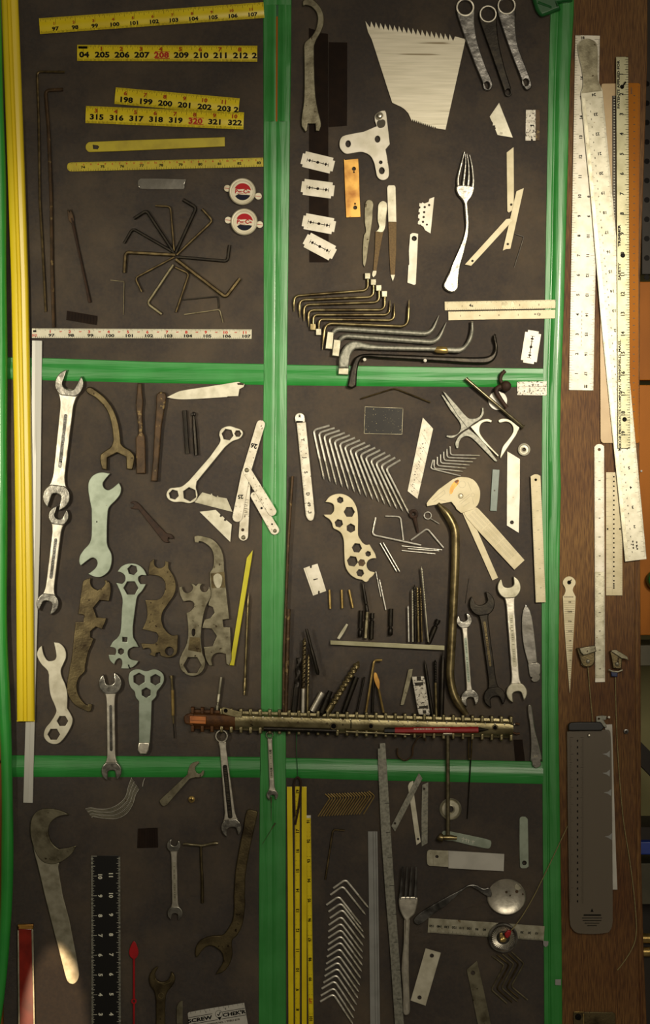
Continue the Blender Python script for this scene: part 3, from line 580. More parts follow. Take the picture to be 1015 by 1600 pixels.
T('nail_file', 'longest straight nail file with a bright square grip', 'nail file', g, [('abrasive_blade', fl), ('tip', tp)])
hs = [(934, 408), (906, 421), (902, 453), (899, 484), (895, 514), (920, 532)]
ol = '967,357 943,588 908,567 898,545 884,537 879,530 872,532 862,528 864,510 872,505 874,495 864,490 865,470 874,465 876,455 867,452 869,432 878,428 880,420 871,415 873,395 885,398 892,391 905,398 930,388 936,368'
plate('perforated_cutter', 'short saw-edged blade full of tiny holes', 'blade', [Z('B3', ol)] + [circ(*z1('B3', x, y), zr('B3', 7.5), 12) for x, y in hs], 2, 2.9, 'white_steel', 0.15)
plate('small_cutter', 'white narrow blade with a black-rimmed hole at its top', 'blade', [Z('B3', '813,594 ~830,585 865,590 850,908 ~840,914 ~825,910 796,900 802,790 808,785 805,700'), circ(*z1('B3', 840, 620), 2.4, 14)], 2, 3.2, 'white_steel', 0.4, extra=lambda g: g.rot(*z1('B3', 840, 620), [(4, 3.2), (4, 3.5), (2.3, 3.6), (2.3, 2.2)], 'ink', 18))
# fork with crossed tines
def tinep(path, r, m='chrome_head', flat=0.6): return G().tube(resample(fillet(path, 8), 14), r, m, 8, flat=flat)
g = G().poly(Z('B4', '~252,290 ~300,280 ~345,285 ~369,292 ~366,325 ~350,362 ~330,388 328,405 ~334,470 ~337,540 ~330,610 ~302,720 ~276,820 ~270,900 ~262,942 ~230,964 ~190,950 ~170,920 ~183,882 ~228,790 ~285,660 ~311,560 ~306,480 302,405 ~290,378 ~262,345'), 3, 7.5, 'chrome_head', 2.2, 3)
for s, w_ in (('266,292 262,245 285,150 306,70', 2.4), ('296,292 303,230 313,150 313,84', 2.3), ('327,292 333,230 332,150 322,84', 2.3), ('357,292 362,250 352,150 338,90', 2.4)):
    p = [(q[0], q[1], 5.2) for q in Z('B4', s)]
    g.tube(resample(fillet(p, 8), 14), lambda t, w_=w_: w_ * (1.15 - 0.75 * t), 'chrome_head', 8, flat=0.8)
hl = G().poly(Z('B4', '~318,430 ~324,500 ~322,570 ~290,680 ~255,790 ~215,880 ~200,905 ~225,800 ~268,700 ~300,620 ~316,540'), 7.2, 7.9, 'chrome_head', 0.3)
T('fork', 'upright silver fork with crossed bent tines beside the cutter blades', 'fork', g, [('handle_ridge', hl)])
for s, hl_, lb, h0 in (('573,75 617,40 619,300 618,435 600,446 587,456 577,447', (602, 405), 'cream snap-off blade hanging upright, topmost of three', 2),
   ('635,320 682,300 640,490 597,685 570,687 548,697', (580, 655), 'cream snap-off blade leaning steeply, longest and middle of three', 3.1), ('570,497 592,494 612,505 470,660 348,793 308,785', (356, 762), 'cream snap-off blade lying at the lowest slant of three', 4.2)):
    plate('snap_off_blade', lb, 'blade', [Z('B4', s), circ(*z1('B4', *hl_), 1.9, 12)], h0, h0 + 1, 'cream', 0.2, group='cream blades beside the fork')
rod('hex_key', 'tiny black hex key right of the cream blades', 'hex key', Z('B4', '625,590 682,610 622,802'), 0.9, 'iron_black', 2, 2, 6)
plate('utility_blade', 'pale trapezoid utility blade between the small wrenches and speckled blade', 'blade', Z('B2', '525,652 612,873 515,857 500,820 505,812 496,806 502,800 494,795 484,798 486,780 478,770 465,740'), 2, 3, 'steel_pale', 0.2, extra=lambda g: g.text('19', *z1('B2', 537, 846), 3.4, 5, 'ink_grey', 3.2))
g = G().poly(Z('B2', '695,697 758,697 758,892 740,892 737,880 728,880 726,892 692,892'), 2, 3, 'speckled', 0.15); g.line(z1('B2', 722, 795), z1('B2', 748, 795), 2, 3.15, 'ink')
T('single_edge_blade', 'black-speckled single-edged blade with a rusty brown spine, standing upright', 'blade', g, [('spine', G().poly(Z('B2', '757,697 784,699 782,892 757,892'), 2, 4.2, 'rusty', 0.3))])
g = G().poly(Z('B6', '640,664 828,664 828,722 640,720'), 2, 3, 'speckled', 0.15)
T('single_edge_blade', 'speckled single-edged blade lying level on the green seam corner', 'blade', g, [('spine', G().poly(Z('B6', '638,635 827,632 827,663 638,667'), 2, 4.4, 'speckled', 0.3))])
# three ring-ended handles
def ringh(lb, outl, ring, r0, r1, end, hr, m):
    g = G().poly([Z('B2', outl), circ(*z1('B2', *ring), zr('B2', r1), 28), circ(*z1('B2', *end), zr('B2', hr[0]), 14, zr('B2', hr[1]))], 4, 9, m, 1.6, 3)
    rim = G().rot(*z1('B2', *ring), [(zr('B2', r0), 8.4), (zr('B2', r0) - 0.4, 10.2), (zr('B2', r1) + 0.6, 10.2), (zr('B2', r1), 8.6), (zr('B2', r1), 4)], 'chrome', 32)
    T('ring_spanner', lb, 'spanner', g, [('ring_rim', rim)])
ringh('silver ring spanner with rust on its ring, nearest the toothed scraper', '~252,60 ~265,15 ~312,-6 ~358,12 ~371,60 ~370,150 ~390,270 ~440,420 ~478,510 ~484,548 ~460,575 ~438,566 425,540 ~340,330 ~262,110', (310, 50), 58, 45, (447, 542), (16, 23), 'chrome_dark')
ringh('dark ring spanner, the middle of three with its foot lowest', '~395,95 ~410,58 ~455,44 ~495,60 ~506,100 ~520,250 ~560,430 ~600,560 ~604,600 ~580,612 ~565,600 550,560 ~470,330 ~400,130', (455, 92), 55, 44, (583, 585), (15, 20), 'iron_black')
ringh('silver ring spanner, furthest from the toothed scraper', '~512,45 ~530,5 ~572,-16 ~614,0 ~628,45 ~628,160 ~645,290 ~700,440 ~728,520 ~730,552 ~705,572 ~685,560 675,530 ~590,310 ~520,100', (572, 38), 58, 47, (694, 522), (17, 22), 'chrome_dark')
# two short rulers
r = Ruler(z1('B6', 180, 127), z1('B6', 906, 114), 13.8, 2, 1.2, 'cream')
r.ticks(0, 1, 4, 1.92, 92, [(8, 3.4), (4, 2.8), (1, 1.8)], 'ink_soft', .35).ticks(13.8, -1, 4, 2.95, 60, [(5, 3.4), (1, 1.8)], 'ink_soft', .35)
r.g.poly(circ(*z1('B6', 560, 148), 5.2, 14, 5.8), 3.1, 3.4, 'aged_steel', .1); r.g.poly(circ(*z1('B6', 612, 144), 3.6, 14, 5.2), 3.1, 3.4, 'aged_steel', .1)
r.num('4', 40, 6.4, 4.5).num('4', 43, 7.6, 3.5).num('1', 27, 7.5, 2.6, 0, 'ink_soft').num('3', 117, 7.5, 2.6, 0, 'ink_soft').num('5', 147, 7.5, 2.6, 0, 'ink_soft')
T('short_ruler', 'short pale ruler with end stains, the upper of two by the green edge', 'ruler', r.g)
r = Ruler(z1('B6', 203, 190), z1('B6', 892, 178), 13.6, 2, 1.2, 'cream')
for i in range(5): r.num('1' if i in (0, 3) else '=' if i < 4 else '= Cy', 19 + i * 30, 7, 2.8 if i < 4 else 3.6, 0, 'ink_soft')
r.ticks(0, 1, 4, 3.8, 44, [(4, 2), (1, 1.1)], 'ink_soft', .3)
T('short_ruler', 'short pale ruler with faint numerals, the lower of two by the green edge', 'ruler', r.g)
# nested hook picks
PK = [('78,272 78,172 545,136 545,62', 'square pale head', 1), ('115,308 112,198 581,178 581,100', '', 1), ('142,332 141,228 617,212 616,135', '', 1), ('172,366 168,262 652,260 652,175', '', 1), ('200,352 200,292 682,292 686,200', '', 2), ('235,380 236,320 712,327 713,215', '', 2)]
ords = ['uppermost', 'second from the top', 'third from the top', 'fourth from the top', 'fifth from the top', 'sixth from the top']
for i, (s, _, kd) in enumerate(PK):
    p = fillet([(q[0], q[1], 5 + 0.3 * i) for q in Z('B5', s)], 9); q = resample(p, 60); body = G()
    body.tube(q, (lambda t: 2.25 * min(1, 0.25 + t * 9)) if kd == 1 else (lambda t: 2.25 * min(1, 0.2 + (1 - t) * 7)), 'bronze_light', 10)
    kn = G().tube(resample([z1('B5', 215 + i * 33, 160 + i * 31) + (5 + .3 * i,), z1('B5', 432 + i * 34, 146 + i * 35) + (5 + .3 * i,)], 2), 2.5, 'tan_file', 10) if False else G().tube(q[int(60 * (.30 + .005 * i)):int(60 * .62)], 2.42, 'key_bronze', 10)
    if kd == 1: x, y = [(543, 46), (580, 85), (614, 122), (650, 160)][i]; hd = G().poly([z1('B5', x - 18, y - 19), z1('B5', x + 18, y - 19), z1('B5', x + 17, y + 20), z1('B5', x - 17, y + 20)], 3, 8.5, 'steel', 0.8)
    else: x, y = [(198, 370), (234, 402)][i - 4]; hd = G().poly([z1('B5', x - 18, y - 22), z1('B5', x + 17, y - 22), z1('B5', x + 18, y + 20), z1('B5', x - 17, y + 20)], 3, 8.0, 'bronze_light' if i == 4 else 'steel', 0.8)
    T('bent_pick', 'double-bent bronze pick with square pale end, %s of the nested row' % ords[i], 'pick', body, [('grip', kn), ('square_head', hd)], group='nested bent picks')
p = resample(fillet([(q[0], q[1], 7) for q in Z('B5', '258,515 276,345 798,366 807,195')], 12), 70)
T('bent_pick', 'double-bent bronze pick with needle points at both ends, seventh in the nested row', 'pick', G().tube(p, lambda t: 2.5 * min(1, 0.15 + t * 9, 0.15 + (1 - t) * 9) * (1.25 if .92 < t < .95 else 1), 'bronze_light', 10), group='nested bent picks')
def chis(lb, s, rect, h, r_):
    p = resample(fillet([(q[0], q[1], h) for q in Z('B5', s)], 14), 50)
    b = G().tube(p, lambda t: r_ * min(0.55 + t * 6, 1, 0.08 + (1 - t) * 5), 'galvanised', 12)
    T('chisel_pick', lb, 'pick', b, [('chisel_head', G().poly(Z('B5', rect), 3, h + 4, 'steel', 1))], group='chisel-headed picks')
chis('thick grey pick with a pale chisel head, the upper of two', '308,440 340,378 945,415 996,295', '290,398 330,404 322,512 276,508', 7, 4.2)
chis('thick grey pick with a pale chisel head, the lower of two', '350,480 390,425 985,468 1043,339', '330,448 375,454 364,558 319,552', 8, 4.2)
b = G().poly(Z('B5', '362,600 ~365,560 ~400,490 ~455,458 ~540,475 ~620,485 900,492 1110,500 ~1150,488 ~1180,440 ~1195,380 1197,332 1213,335 ~1216,400 ~1200,460 ~1160,515 ~1115,535 1000,525 560,515 ~470,512 ~440,545 ~430,600 425,632 362,630'), 5, 14, 'galvanised', 3, 3)
T('forged_pick', 'heavy forged bent pick with a gold ferrule and pale square foot', 'pick', b, [('ferrule', G().tube([z1('B5', 966, 514) + (10,), z1('B5', 985, 514) + (10,), z1('B5', 1040, 517) + (10,), z1('B5', 1058, 518) + (10,)], [3.4, 5.6, 5.6, 3.4], 'brass', 16)), ('foot', G().poly(Z('B5', '360,628 426,630 424,673 359,670'), 4, 12, 'steel', 1.2))])
b = G().poly(Z('B5', '415,750 ~430,670 ~445,610 ~470,560 ~520,540 ~600,540 1000,555 ~1270,560 ~1330,540 ~1347,490 ~1335,450 ~1338,430 1350,410 ~1362,450 ~1365,540 ~1330,592 ~1260,605 1000,592 ~620,570 ~520,565 ~495,590 ~480,650 474,745 ~445,760'), 3, 11, 'iron_black', 3, 3)
T('forged_pick', 'black forged bent pick, lowest and longest of the nested row', 'pick', b)
for i, (x, y) in enumerate((z1('B5', 525, 577), z1('B5', 908, 583))):
    T('white_nail', 'white-headed nail holding up the black pick, the %s of two' % ['one nearer its broad foot', 'one nearer its thin end'][i], 'nail', G().tube([(x, y, 0), (x, y, 12)], .8, 'steel', 8).rot(x, y, [(2.6, 11), (2.6, 12.4), (1.6, 13.4), (0, 13.7)], 'white_enamel', 14), group='white nails under the black pick')

# ---------------------------------------------------------------- middle left field
def jaw(cx, cy, r, d, w, e, s_ang, sw):
    """outline points of an open jaw head, from one shank shoulder round to the other (clockwise in y-down)"""
    d = math.radians(d); sa = math.radians(s_ang); al = math.asin(min(.95, sw / r)); be = math.asin(min(.95, w / 2 / r)); out = []
    def arc(a0, a1, rr=lambda t: r, n=12):
        for i in range(n + 1):
            a = a0 + (a1 - a0) * i / n; q = rr(i / n); out.append((cx + q * math.cos(a), cy + q * math.sin(a)))
    a0 = sa + al; a1 = d - be
    while a1 < a0: a1 += 2 * math.pi
    arc(a0, a1, lambda t: r * (1 + 0.07 * t))
    u = (math.cos(d), math.sin(d)); v = (-u[1], u[0])
    for k in range(9):
        t = math.pi * k / 8; q = (w / 2) * 0.92; X = -e + (1 - math.sin(t)) * w * 0.28; Y = -q * math.cos(t)
        out.append((cx + u[0] * X + v[0] * Y, cy + u[1] * X + v[1] * Y))
    a2 = d + be; a3 = sa - al
    while a3 < a2: a3 += 2 * math.pi
    arc(a2, a3, lambda t: r * (1 + 0.07 * (1 - t)))
    return out
def wrench(name, label, reg, A, B, m='chrome', panel=None, h=3, hd=7, group=None, pm='chrome_dark', head_m=None, marks=None, ring=None):
    """A, B = (x, y, r, jaw direction, jaw width, seat depth, shank half width) in the region's pixels"""
    k = REG[reg][2]; a = z1(reg, A[0], A[1]); b = z1(reg, B[0], B[1]) if B[0] is not None else B[7]
    g = G(); ang = math.degrees(math.atan2(b[1] - a[1], b[0] - a[0])); L = math.hypot(b[0] - a[0], b[1] - a[1])
    u = Vector(((b[0] - a[0]) / L, (b[1] - a[1]) / L)); v = Vector((-u.y, u.x)); a_ = Vector(a); b_ = Vector(b)
    ra, rb = A[2] / k, B[2] / k; sa, sb = A[6] / k, B[6] / k
    pts = []
    prof = [(ra * .45, ra * .78), (ra * .95, sa * 1.28), (ra * 1.5, sa * 1.04), (ra * 2.1, sa), (L - rb * 2.1, sb), (L - rb * 1.5, sb * 1.04), (L - rb * (1.3 if ring else .95), sb * (1.1 if ring else 1.28)), (L - rb * (.84 if ring else .45), rb * (.5 if ring else .78))]
    for t, w_ in prof: q = a_ + u * t + v * w_; pts.append((q.x, q.y, True))
    for t, w_ in prof[::-1]: q = a_ + u * t - v * w_; pts.append((q.x, q.y, True))
    holes = [circ(b_.x, b_.y, rb * .62, 20)] if ring else []
    g.poly([pts], h, h + hd * .72, m, 1.6, 3)
    for (cx, cy), H, an in ((a, A, ang), (b, B, ang + 180)):
        rr = H[2] / k
        if H[3] is None: g.rot(cx, cy, [(rr, h), (rr, h + hd - 1.5), (rr - 1, h + hd), (rr * .8, h + hd), (rr * .72, h + hd - 1), (rr * .72, h)], head_m or m, 32)
        else: g.poly([jaw(cx, cy, rr, H[3], H[4] / k, H[5] / k, an, H[6] / k * 1.1)], h, h + hd, head_m or ('chrome_head' if m == 'chrome' else m), min(1.4, rr * .09), 3)
    parts = []
    if panel:
        t0, t1, pw = panel; pg = G(); q0 = a_ + u * (L * t0); q1 = a_ + u * (L * t1); pw /= k; n = 8; o = []
        for i in range(n + 1): an2 = math.pi * (0.5 + i / n); o.append((q0.x + pw * (u.x * math.cos(an2) + v.x * math.sin(an2)), q0.y + pw * (u.y * math.cos(an2) + v.y * math.sin(an2))))
        for i in range(n + 1): an2 = math.pi * (-0.5 + i / n); o.append((q1.x + pw * (u.x * math.cos(an2) + v.x * math.sin(an2)), q1.y + pw * (u.y * math.cos(an2) + v.y * math.sin(an2))))
        top = h + hd * .72
        pg.poly([o], top - .5, top + .12, pm, .1)
        # raised lettering-like ribs on the sunken panel
        nm = int((q1 - q0).length / 2.6); rnd = random.Random(len(label))
        for i in range(1, nm):
            c0 = q0 + u * ((q1 - q0).length * i / nm)
            if rnd.random() < .82: pg.line((c0.x - v.x * pw * .5, c0.y - v.y * pw * .5), (c0.x + v.x * pw * .5, c0.y + v.y * pw * .5), 0.9, top + .3, 'ink_soft' if pm != 'bronze' else 'ink')
        parts.append(('sunken_panel', pg))
    if marks:
        for s, t, sz, ro in marks: q = a_ + u * (L * t); g.text(s, q.x, q.y, sz, ang + ro, 'ink', h + hd * .72 + .25)
    return T(name, label, 'wrench', g, parts, group)
wrench('open_end_wrench', 'largest chrome open-end wrench, reaching up onto the green seam', 'C1', (277, 125, 87, -66, 92, 34, 42), (197, 835, 83, 105, 66, 18, 38), panel=(.28, .73, 11), marks=[('17', .68, 4, 0)])
wrench('open_end_wrench', 'smaller chrome open-end wrench hanging right below the largest one', 'C3', (210, 150, 62, -70, 58, 16, 29), (142, 700, 68, 110, 68, 14, 28), panel=(.27, .7, 10))
plate('curved_spanner', 'curved bronze fork spanner beside the largest chrome wrench', 'spanner', Z('C1', '~384,158 ~403,141 ~432,152 ~500,205 ~555,280 ~590,380 605,500 ~625,520 ~665,545 ~688,575 ~691,600 683,650 ~675,665 640,662 638,585 580,558 520,590 518,668 485,662 471,600 475,568 ~500,548 ~540,520 557,480 ~545,380 ~515,290 ~450,215 ~395,182'), 3, 8, 'bronze', 1.6)
plate('punch', 'rusty brown punch with a widened flat foot', 'punch', Z('C1', '710,118 738,118 ~740,180 ~747,235 ~741,300 744,430 ~758,460 763,690 703,690 698,465 ~716,430 ~706,320 ~700,240 ~706,180'), 3, 8, 'rusty', 2)
plate('cold_chisel', 'rusty cold chisel with a broad worn head, beside the brown punch', 'chisel', Z('C1', '~832,190 ~860,172 ~890,188 ~888,240 880,290 862,400 850,560 838,740 795,738 808,600 816,440 824,330 ~828,260'), 3, 9, 'rusty', 2.2)
g = G().poly(Z('C2', '205,125 ~245,104 ~290,85 400,66 560,42 640,28 660,27 698,40 692,60 ~680,66 665,74 658,118 592,120 585,124 400,136 ~300,139 ~250,135'), 3.5, 4.8, 'steel_pale', 0.5)
g.poly(Z('C2', '650,36 672,32 695,40 690,48 655,46'), 4.8, 5.2, 'rust_dark', .1)
T('handleless_knife', 'pale kitchen knife blade without handle, touching the green seam', 'knife blade', g)
g = G().tube([z1('C2', 318, 208) + (4.5,), z1('C2', 336, 482) + (4.5,)], 3.5, 'iron_black', 8)
T('punch', 'plain dark steel punch, left of the ball-topped one', 'punch', g)
g = G().tube(resample([z1('C2', 375, 240) + (4.5,), z1('C2', 392, 492) + (4.5,)], 12), lambda t: 3.6 * min(1, .6 + t), 'iron_black', 10).rot(*z1('C2', 375, 233), [(3.6, 2), (3.9, 5), (3, 8), (0, 9)], 'iron_black', 14)
T('punch', 'dark steel punch with a rounded ball top', 'punch', g)
plate('bone_wrench', 'silver bone-shaped box wrench with two hexagon holes at each end', 'wrench', [Z('C2', '~537,360 ~552,325 ~598,308 ~640,318 ~680,335 ~687,360 ~665,388 ~620,405 575,440 395,660 ~390,700 ~401,745 ~385,782 ~350,797 ~300,789 ~250,789 ~212,768 ~204,735 ~225,703 ~262,697 ~300,690 345,655 480,500 537,420 ~545,395')] +
  [hexa(*z1('C2', 590, 362), 9.2, 10), hexa(*z1('C2', 655, 356), 5.4, 0), hexa(*z1('C2', 250, 742), 7.9, 15), hexa(*z1('C2', 350, 740), 11, 25)], 3, 6.4, 'steel_pale', .8)
nt = lambda g: None
plate('utility_blade', 'grey trapezoid utility blade tucked under the bone-shaped wrench', 'blade', Z('C2', '430,727 484,743 486,735 492,737 494,746 515,756 522,757 524,748 531,750 531,757 585,766 622,853 500,822 378,790'), 2, 2.9, 'steel', .2)
plate('utility_blade', 'bright trapezoid utility blade pointing down beside the folding rule', 'blade', Z('C2', '413,851 515,839 545,868 540,880 548,886 556,878 572,892 566,905 575,911 583,904 617,932 607,1043'), 3, 3.9, 'steel_pale', .2)
# folding rule
def seg(reg, p, q, w0, w1, h, m='dirty_white'):
    a = Vector(z1(reg, *p)); b = Vector(z1(reg, *q)); k = REG[reg][2]; u = (b - a).normalized(); v = Vector((-u.y, u.x)); o = []
    for c, w_, s0 in ((a, w0 / k, 90), (b, w1 / k, -90)):
        for i in range(9): an = math.radians(s0 + 180 * i / 8); q2 = c + u * (w_ * math.cos(an)) + v * (w_ * math.sin(an)); o.append((q2.x, q2.y))
    return G().poly([o], h, h + 1.6, m, .4)
s1 = seg('C2', (800, 298), (715, 580), 27, 27, 4); s1.text('26', *z1('C2', 757, 435), 7, 195, 'ink', 5.8)
s2 = seg('C2', (706, 605), (652, 885), 27, 31, 5.4); s2.text('25', *z1('C2', 672, 757), 6, 180, 'ink', 7.1)
s3 = seg('C2', (712, 650), (690, 1005), 24, 30, 3); [s3.line(z1('C2', 697, 778 + i * 13), z1('C2', 716, 780 + i * 13 + (i % 3) * 4 - 4), .7, 4.8, 'ink_soft') for i in range(8)]
s4 = seg('C2', (712, 590), (872, 850), 27, 28, 6.6); s5 = seg('C2', (760, 750), (888, 968), 24, 29, 4.8)
for i in range(16):
    p = z1('C2', 760 + (i % 4) * 24 - 20 + i * 2, 670 + i * 9); s4.poly(circ(p[0], p[1], .5 + (i % 3) * .3, 6), 8.2, 8.35, 'ink_grey', .05)
rv = G()
for x, y, r_, h in ((712, 588, 3.6, 8.2), (690, 1014, 3.4, 4.7), (890, 972, 3, 6.5)): rv.rot(*z1('C2', x, y), [(r_, h), (r_, h + .6), (r_ * .6, h + 1.2), (r_ * .5, h + .3), (0, h + .3)], 'aged_steel', 18)
rv.rot(*z1('C2', 686, 966), [(2.6, 4.6), (2.4, 5.1), (0, 5.2)], 'rusty', 12).rot(*z1('C2', 872, 930), [(1.5, 6.4), (0, 6.6)], 'ink', 12).rot(*z1('C2', 806, 828), [(1.7, 8.2), (0, 8.3)], 'ink', 12)
T('folding_rule', 'worn white folding rule opened at its rivet, crossing the green strip', 'folding rule', None, [('rule_segment', s1), ('rule_segment', s2), ('rule_segment', s3), ('rule_segment', s4), ('rule_segment', s5), ('rivet', rv)])
o = Z('C1', '~397,790 ~402,740 ~430,700 ~480,682 537,690 ~500,735 ~490,760 ~503,786 ~532,793 592,748 ~606,782 ~600,822 ~570,862 ~530,905 ~520,955', 'C3', '~516,300 ~522,340 ~545,390 ~545,450 ~525,500 ~480,533 ~440,533 397,515 ~440,480 ~455,452 ~448,424 ~425,412 ~400,424 350,463 ~340,440 ~345,400 ~370,360 ~405,320 ~418,270 ~418,100', 'C1', '~415,900 ~405,845')
g = G().poly([o], 3, 6.2, 'zinc', .8); g.poly(circ(*z1('C3', 452, 184), 1, 8, 1.6), 6.2, 6.4, 'ink', .05)
T('flat_spanner', 'zinc-plated flat spanner with an open jaw at each end', 'spanner', g)
g = G().poly(Z('C3', '~664,62 ~690,52 ~720,70 ~760,115 890,255 ~925,265 ~938,290 918,292 905,282 900,302 915,315 ~880,312 ~850,280 715,105 ~690,103 ~664,95 680,90 690,78 682,68'), 1.5, 4.5, 'rust_dark', 1)
T('small_wrench', 'small dark rusty wrench almost lost against the board', 'wrench', g)
# multi tools
o = Z('C3', '~358,600 ~368,560 ~388,547 415,540 ~411,570 ~425,600 458,618 ~488,600 ~505,575 498,553 ~520,558 ~537,580 ~541,625 530,688 470,682 430,730 450,790 511,795 505,820 485,865 445,850 412,880 410,915 433,925 ~418,965 ~402,1000', 'C5', '390,270 378,330 ~375,362 ~340,400 ~325,450 ~335,510 ~370,560 398,577 396,566 422,568 ~421,590 ~408,615 ~370,605 ~310,570 ~272,515 ~262,460 ~275,370 295,265', 'C3', '318,818 368,820 372,775 333,768 345,690')
T('cycle_spanner', 'long dull bronze multi-spanner ending in a hooked foot', 'spanner', G().poly([o], 3, 6.5, 'bronze', .8))
g = G().poly([Z('C3', '583,500 ~612,465 ~660,448 ~710,455 ~748,485 768,525 735,522 ~716,535 ~717,560 728,578 763,580 ~740,620 ~710,655 ~700,700 680,850 ~683,915 ~700,945', 'C5', '717,207 685,205 ~655,222 ~648,250 ~662,280 716,295 ~700,318 ~665,338 656,318 650,320 658,344 605,342 613,315 ~610,290 ~595,278 ~575,290 562,318 ~535,290 527,256 567,257 ~574,240 ~568,215 535,206 ~555,172 ~585,145', 'C3', '~602,880 610,750 ~615,680 ~605,640 575,572 612,577 ~630,560 ~630,528 ~610,508')] + [hexa(*z1('C3', 678, 490), 8, 15), hexa(*z1('C3', 668, 604), 11.6, 0), [z1('C3', *q) for q in ((614, 914), (645, 916), (645, 946), (614, 944))], hexa(*z1('C3', 605, 1006), 5.2, 30)], 3, 5.6, 'zinc', .6)
T('multi_spanner', 'bright zinc-plated multi-spanner with hexagon and square holes', 'spanner', g)
g = G().poly([Z('C3', '~782,480 790,440 805,425 820,422 ~815,440 ~822,465 ~850,477 ~882,462 885,434 908,438 ~908,480 ~935,525 ~952,580 ~945,640 ~900,710 ~868,760 ~862,810 875,855 ~905,890 ~935,905 965,898 965,940 ~960,1010 ~940,1036 ~905,1045 868,1038 855,1030 852,1012 828,1015 822,1040 785,1025 798,1012 ~790,990 ~765,984 745,993 733,955 815,958 ~835,940 ~840,905 828,885 740,865 ~765,810 ~772,760 760,680 830,680 ~865,660 ~885,612 ~882,565 ~850,532 780,520'), circ(*z1('C3', 912, 1004), 6.6, 18)], 3, 6.4, 'bronze', .7)
T('cycle_spanner', 'curvy S-shaped bronze multi-spanner beside the bright zinc one', 'spanner', g)
g = G().poly([Z('C4', '~285,400 300,390 ~308,415 ~325,430 ~355,425 ~371,400 355,370 ~375,376 390,388 ~408,372 431,374 ~417,395 ~425,420 ~450,425 ~468,410 473,394 485,420 ~483,460 ~455,515 ~435,590 ~422,700 ~430,810 ~448,860 ~440,915 ~400,953 ~345,955 ~298,920 ~285,870 ~300,820 ~330,760 ~341,690 ~338,620 330,560 355,548 375,528 ~378,500 ~355,483 310,487 ~292,450'), hexa(*z1('C4', 368, 890), 14, 0), Z('C4', '~366,668 ~375,660 ~384,668 ~383,698 ~374,706 ~366,698')], 5, 8, 'aged_steel', .7)
g.poly(Z('C4', '350,712 415,715 425,810 340,795'), 8, 8.15, 'bronze', .05)
T('cycle_spanner', 'grey multi-spanner with a crown of jaws and one large hexagon ring', 'spanner', g)
g = G().poly(Z('C4', '380,74 400,68 ~430,72 ~490,90 ~540,140 ~563,200 570,300 602,598 560,602 563,648 606,650 612,780 ~615,850 600,893 582,880 578,820 ~545,812 ~508,820 ~490,850 495,893 475,893 ~452,850 440,775 495,770 522,705 490,660 428,655 445,600 480,592 508,558 495,522 468,512 ~480,400 477,305 ~498,270 ~502,200 ~485,150 ~440,113 410,105 408,115 382,113'), 3, 6, 'aged_steel', .7)
pl = G().poly(Z('C4', '482,308 570,298 577,398 490,402'), 6, 6.3, 'bronze', .1)
pl.poly(Z('C4', '~505,320 ~530,308 ~553,325 ~556,360 ~540,400 ~522,400 ~505,370 ~500,340'), 6.3, 6.9, 'steel', .3)
T('hook_multi_spanner', 'tall grey multi-spanner topped by a long hook, with a stamped square emblem', 'spanner', g, [('stamped_emblem', pl)])
g = G().poly(Z('C4', '750,160 746,200 632,893 603,890 640,660 712,210'), 3, 5, 'yellow_green', .7)
T('acid_yellow_strip', 'acid yellow plastic strip with a pointed top, leaning by the scriber', 'plastic strip', g)
a = Vector(z1('C4', 723, 430) + (5,)); b = Vector(z1('C6', 697, 268) + (5,))
g = G().tube([a.lerp(b, t) for t in (0.13, .84)], 2.0, 'bronze_light', 10); k1 = G().tube([a.lerp(b, t) for t in (0, .03, .1, .14)], [.3, 1.1, 2.6, 2.2], 'bronze_light', 10); k2 = G().tube([a.lerp(b, t) for t in (.83, .85, .95, .955, .965, 1)], [2, 2.9, 2.9, 1.8, 2.2, 2.2], 'bronze_light', 10)
T('scriber', 'slim bronze pocket scriber with a pointed tip, standing by the acid yellow strip', 'scriber', g, [('tip', k1), ('end_cap', k2)])
g = G().poly([Z('C5', '~73,260 ~82,220 103,198 ~108,225 ~118,260 ~140,292 ~165,295 ~188,285 ~195,260 180,177 ~218,184 ~250,220 ~257,270 ~240,315 ~224,355 ~232,400 ~250,440 ~265,500 264,595 ~290,640 ~299,670 ~287,715 ~240,790 ~200,821 ~150,814 ~117,775 ~125,725 ~160,680 ~194,620 ~190,590 ~158,510 ~148,430 148,385 ~138,355 ~100,315'), hexa(*z1('C5', 234, 676), 8.7, 0), hexa(*z1('C5', 179, 760), 9.6, 0)], 3, 6, 'steel_pale', .8)
T('flat_spanner', 'pale twisted flat spanner with an open jaw above and two hexagon holes below', 'spanner', g)
wrench('open_end_wrench', 'chrome open-end wrench standing across the lower green seam', 'C5', (538, 440, 70, -99, 62, 6, 27), (545, 990, 62, 86, 52, 4, 27), panel=(.26, .76, 9))
g = G().poly([Z('C5', '~652,410 ~665,365 ~710,347 ~765,360 ~820,348 ~868,375 ~877,420 ~855,462 ~833,490 ~828,520 800,552 795,700 787,825 718,822 718,552 ~698,525 ~690,490 ~665,462'), hexa(*z1('C5', 719, 411), 9.8, 30), hexa(*z1('C5', 823, 415), 8.7, 30), hexa(*z1('C5', 764, 497), 7.9, 30)], 4, 6.6, 'zinc', .7)
hk = G().poly(Z('C5', '716,812 786,812 781,860 766,885 726,885 710,860'), 5, 9.5, 'chrome', 1.6)
T('three_ring_key', 'zinc-plated key with three hexagon rings and a bent shiny foot', 'spanner', g, [('bent_foot', hk)])
g = G().tube([z1('C5', 932, 480) + (4.5,), z1('C5', 935, 640) + (4.5,)], 2.5, 'brass', 8)
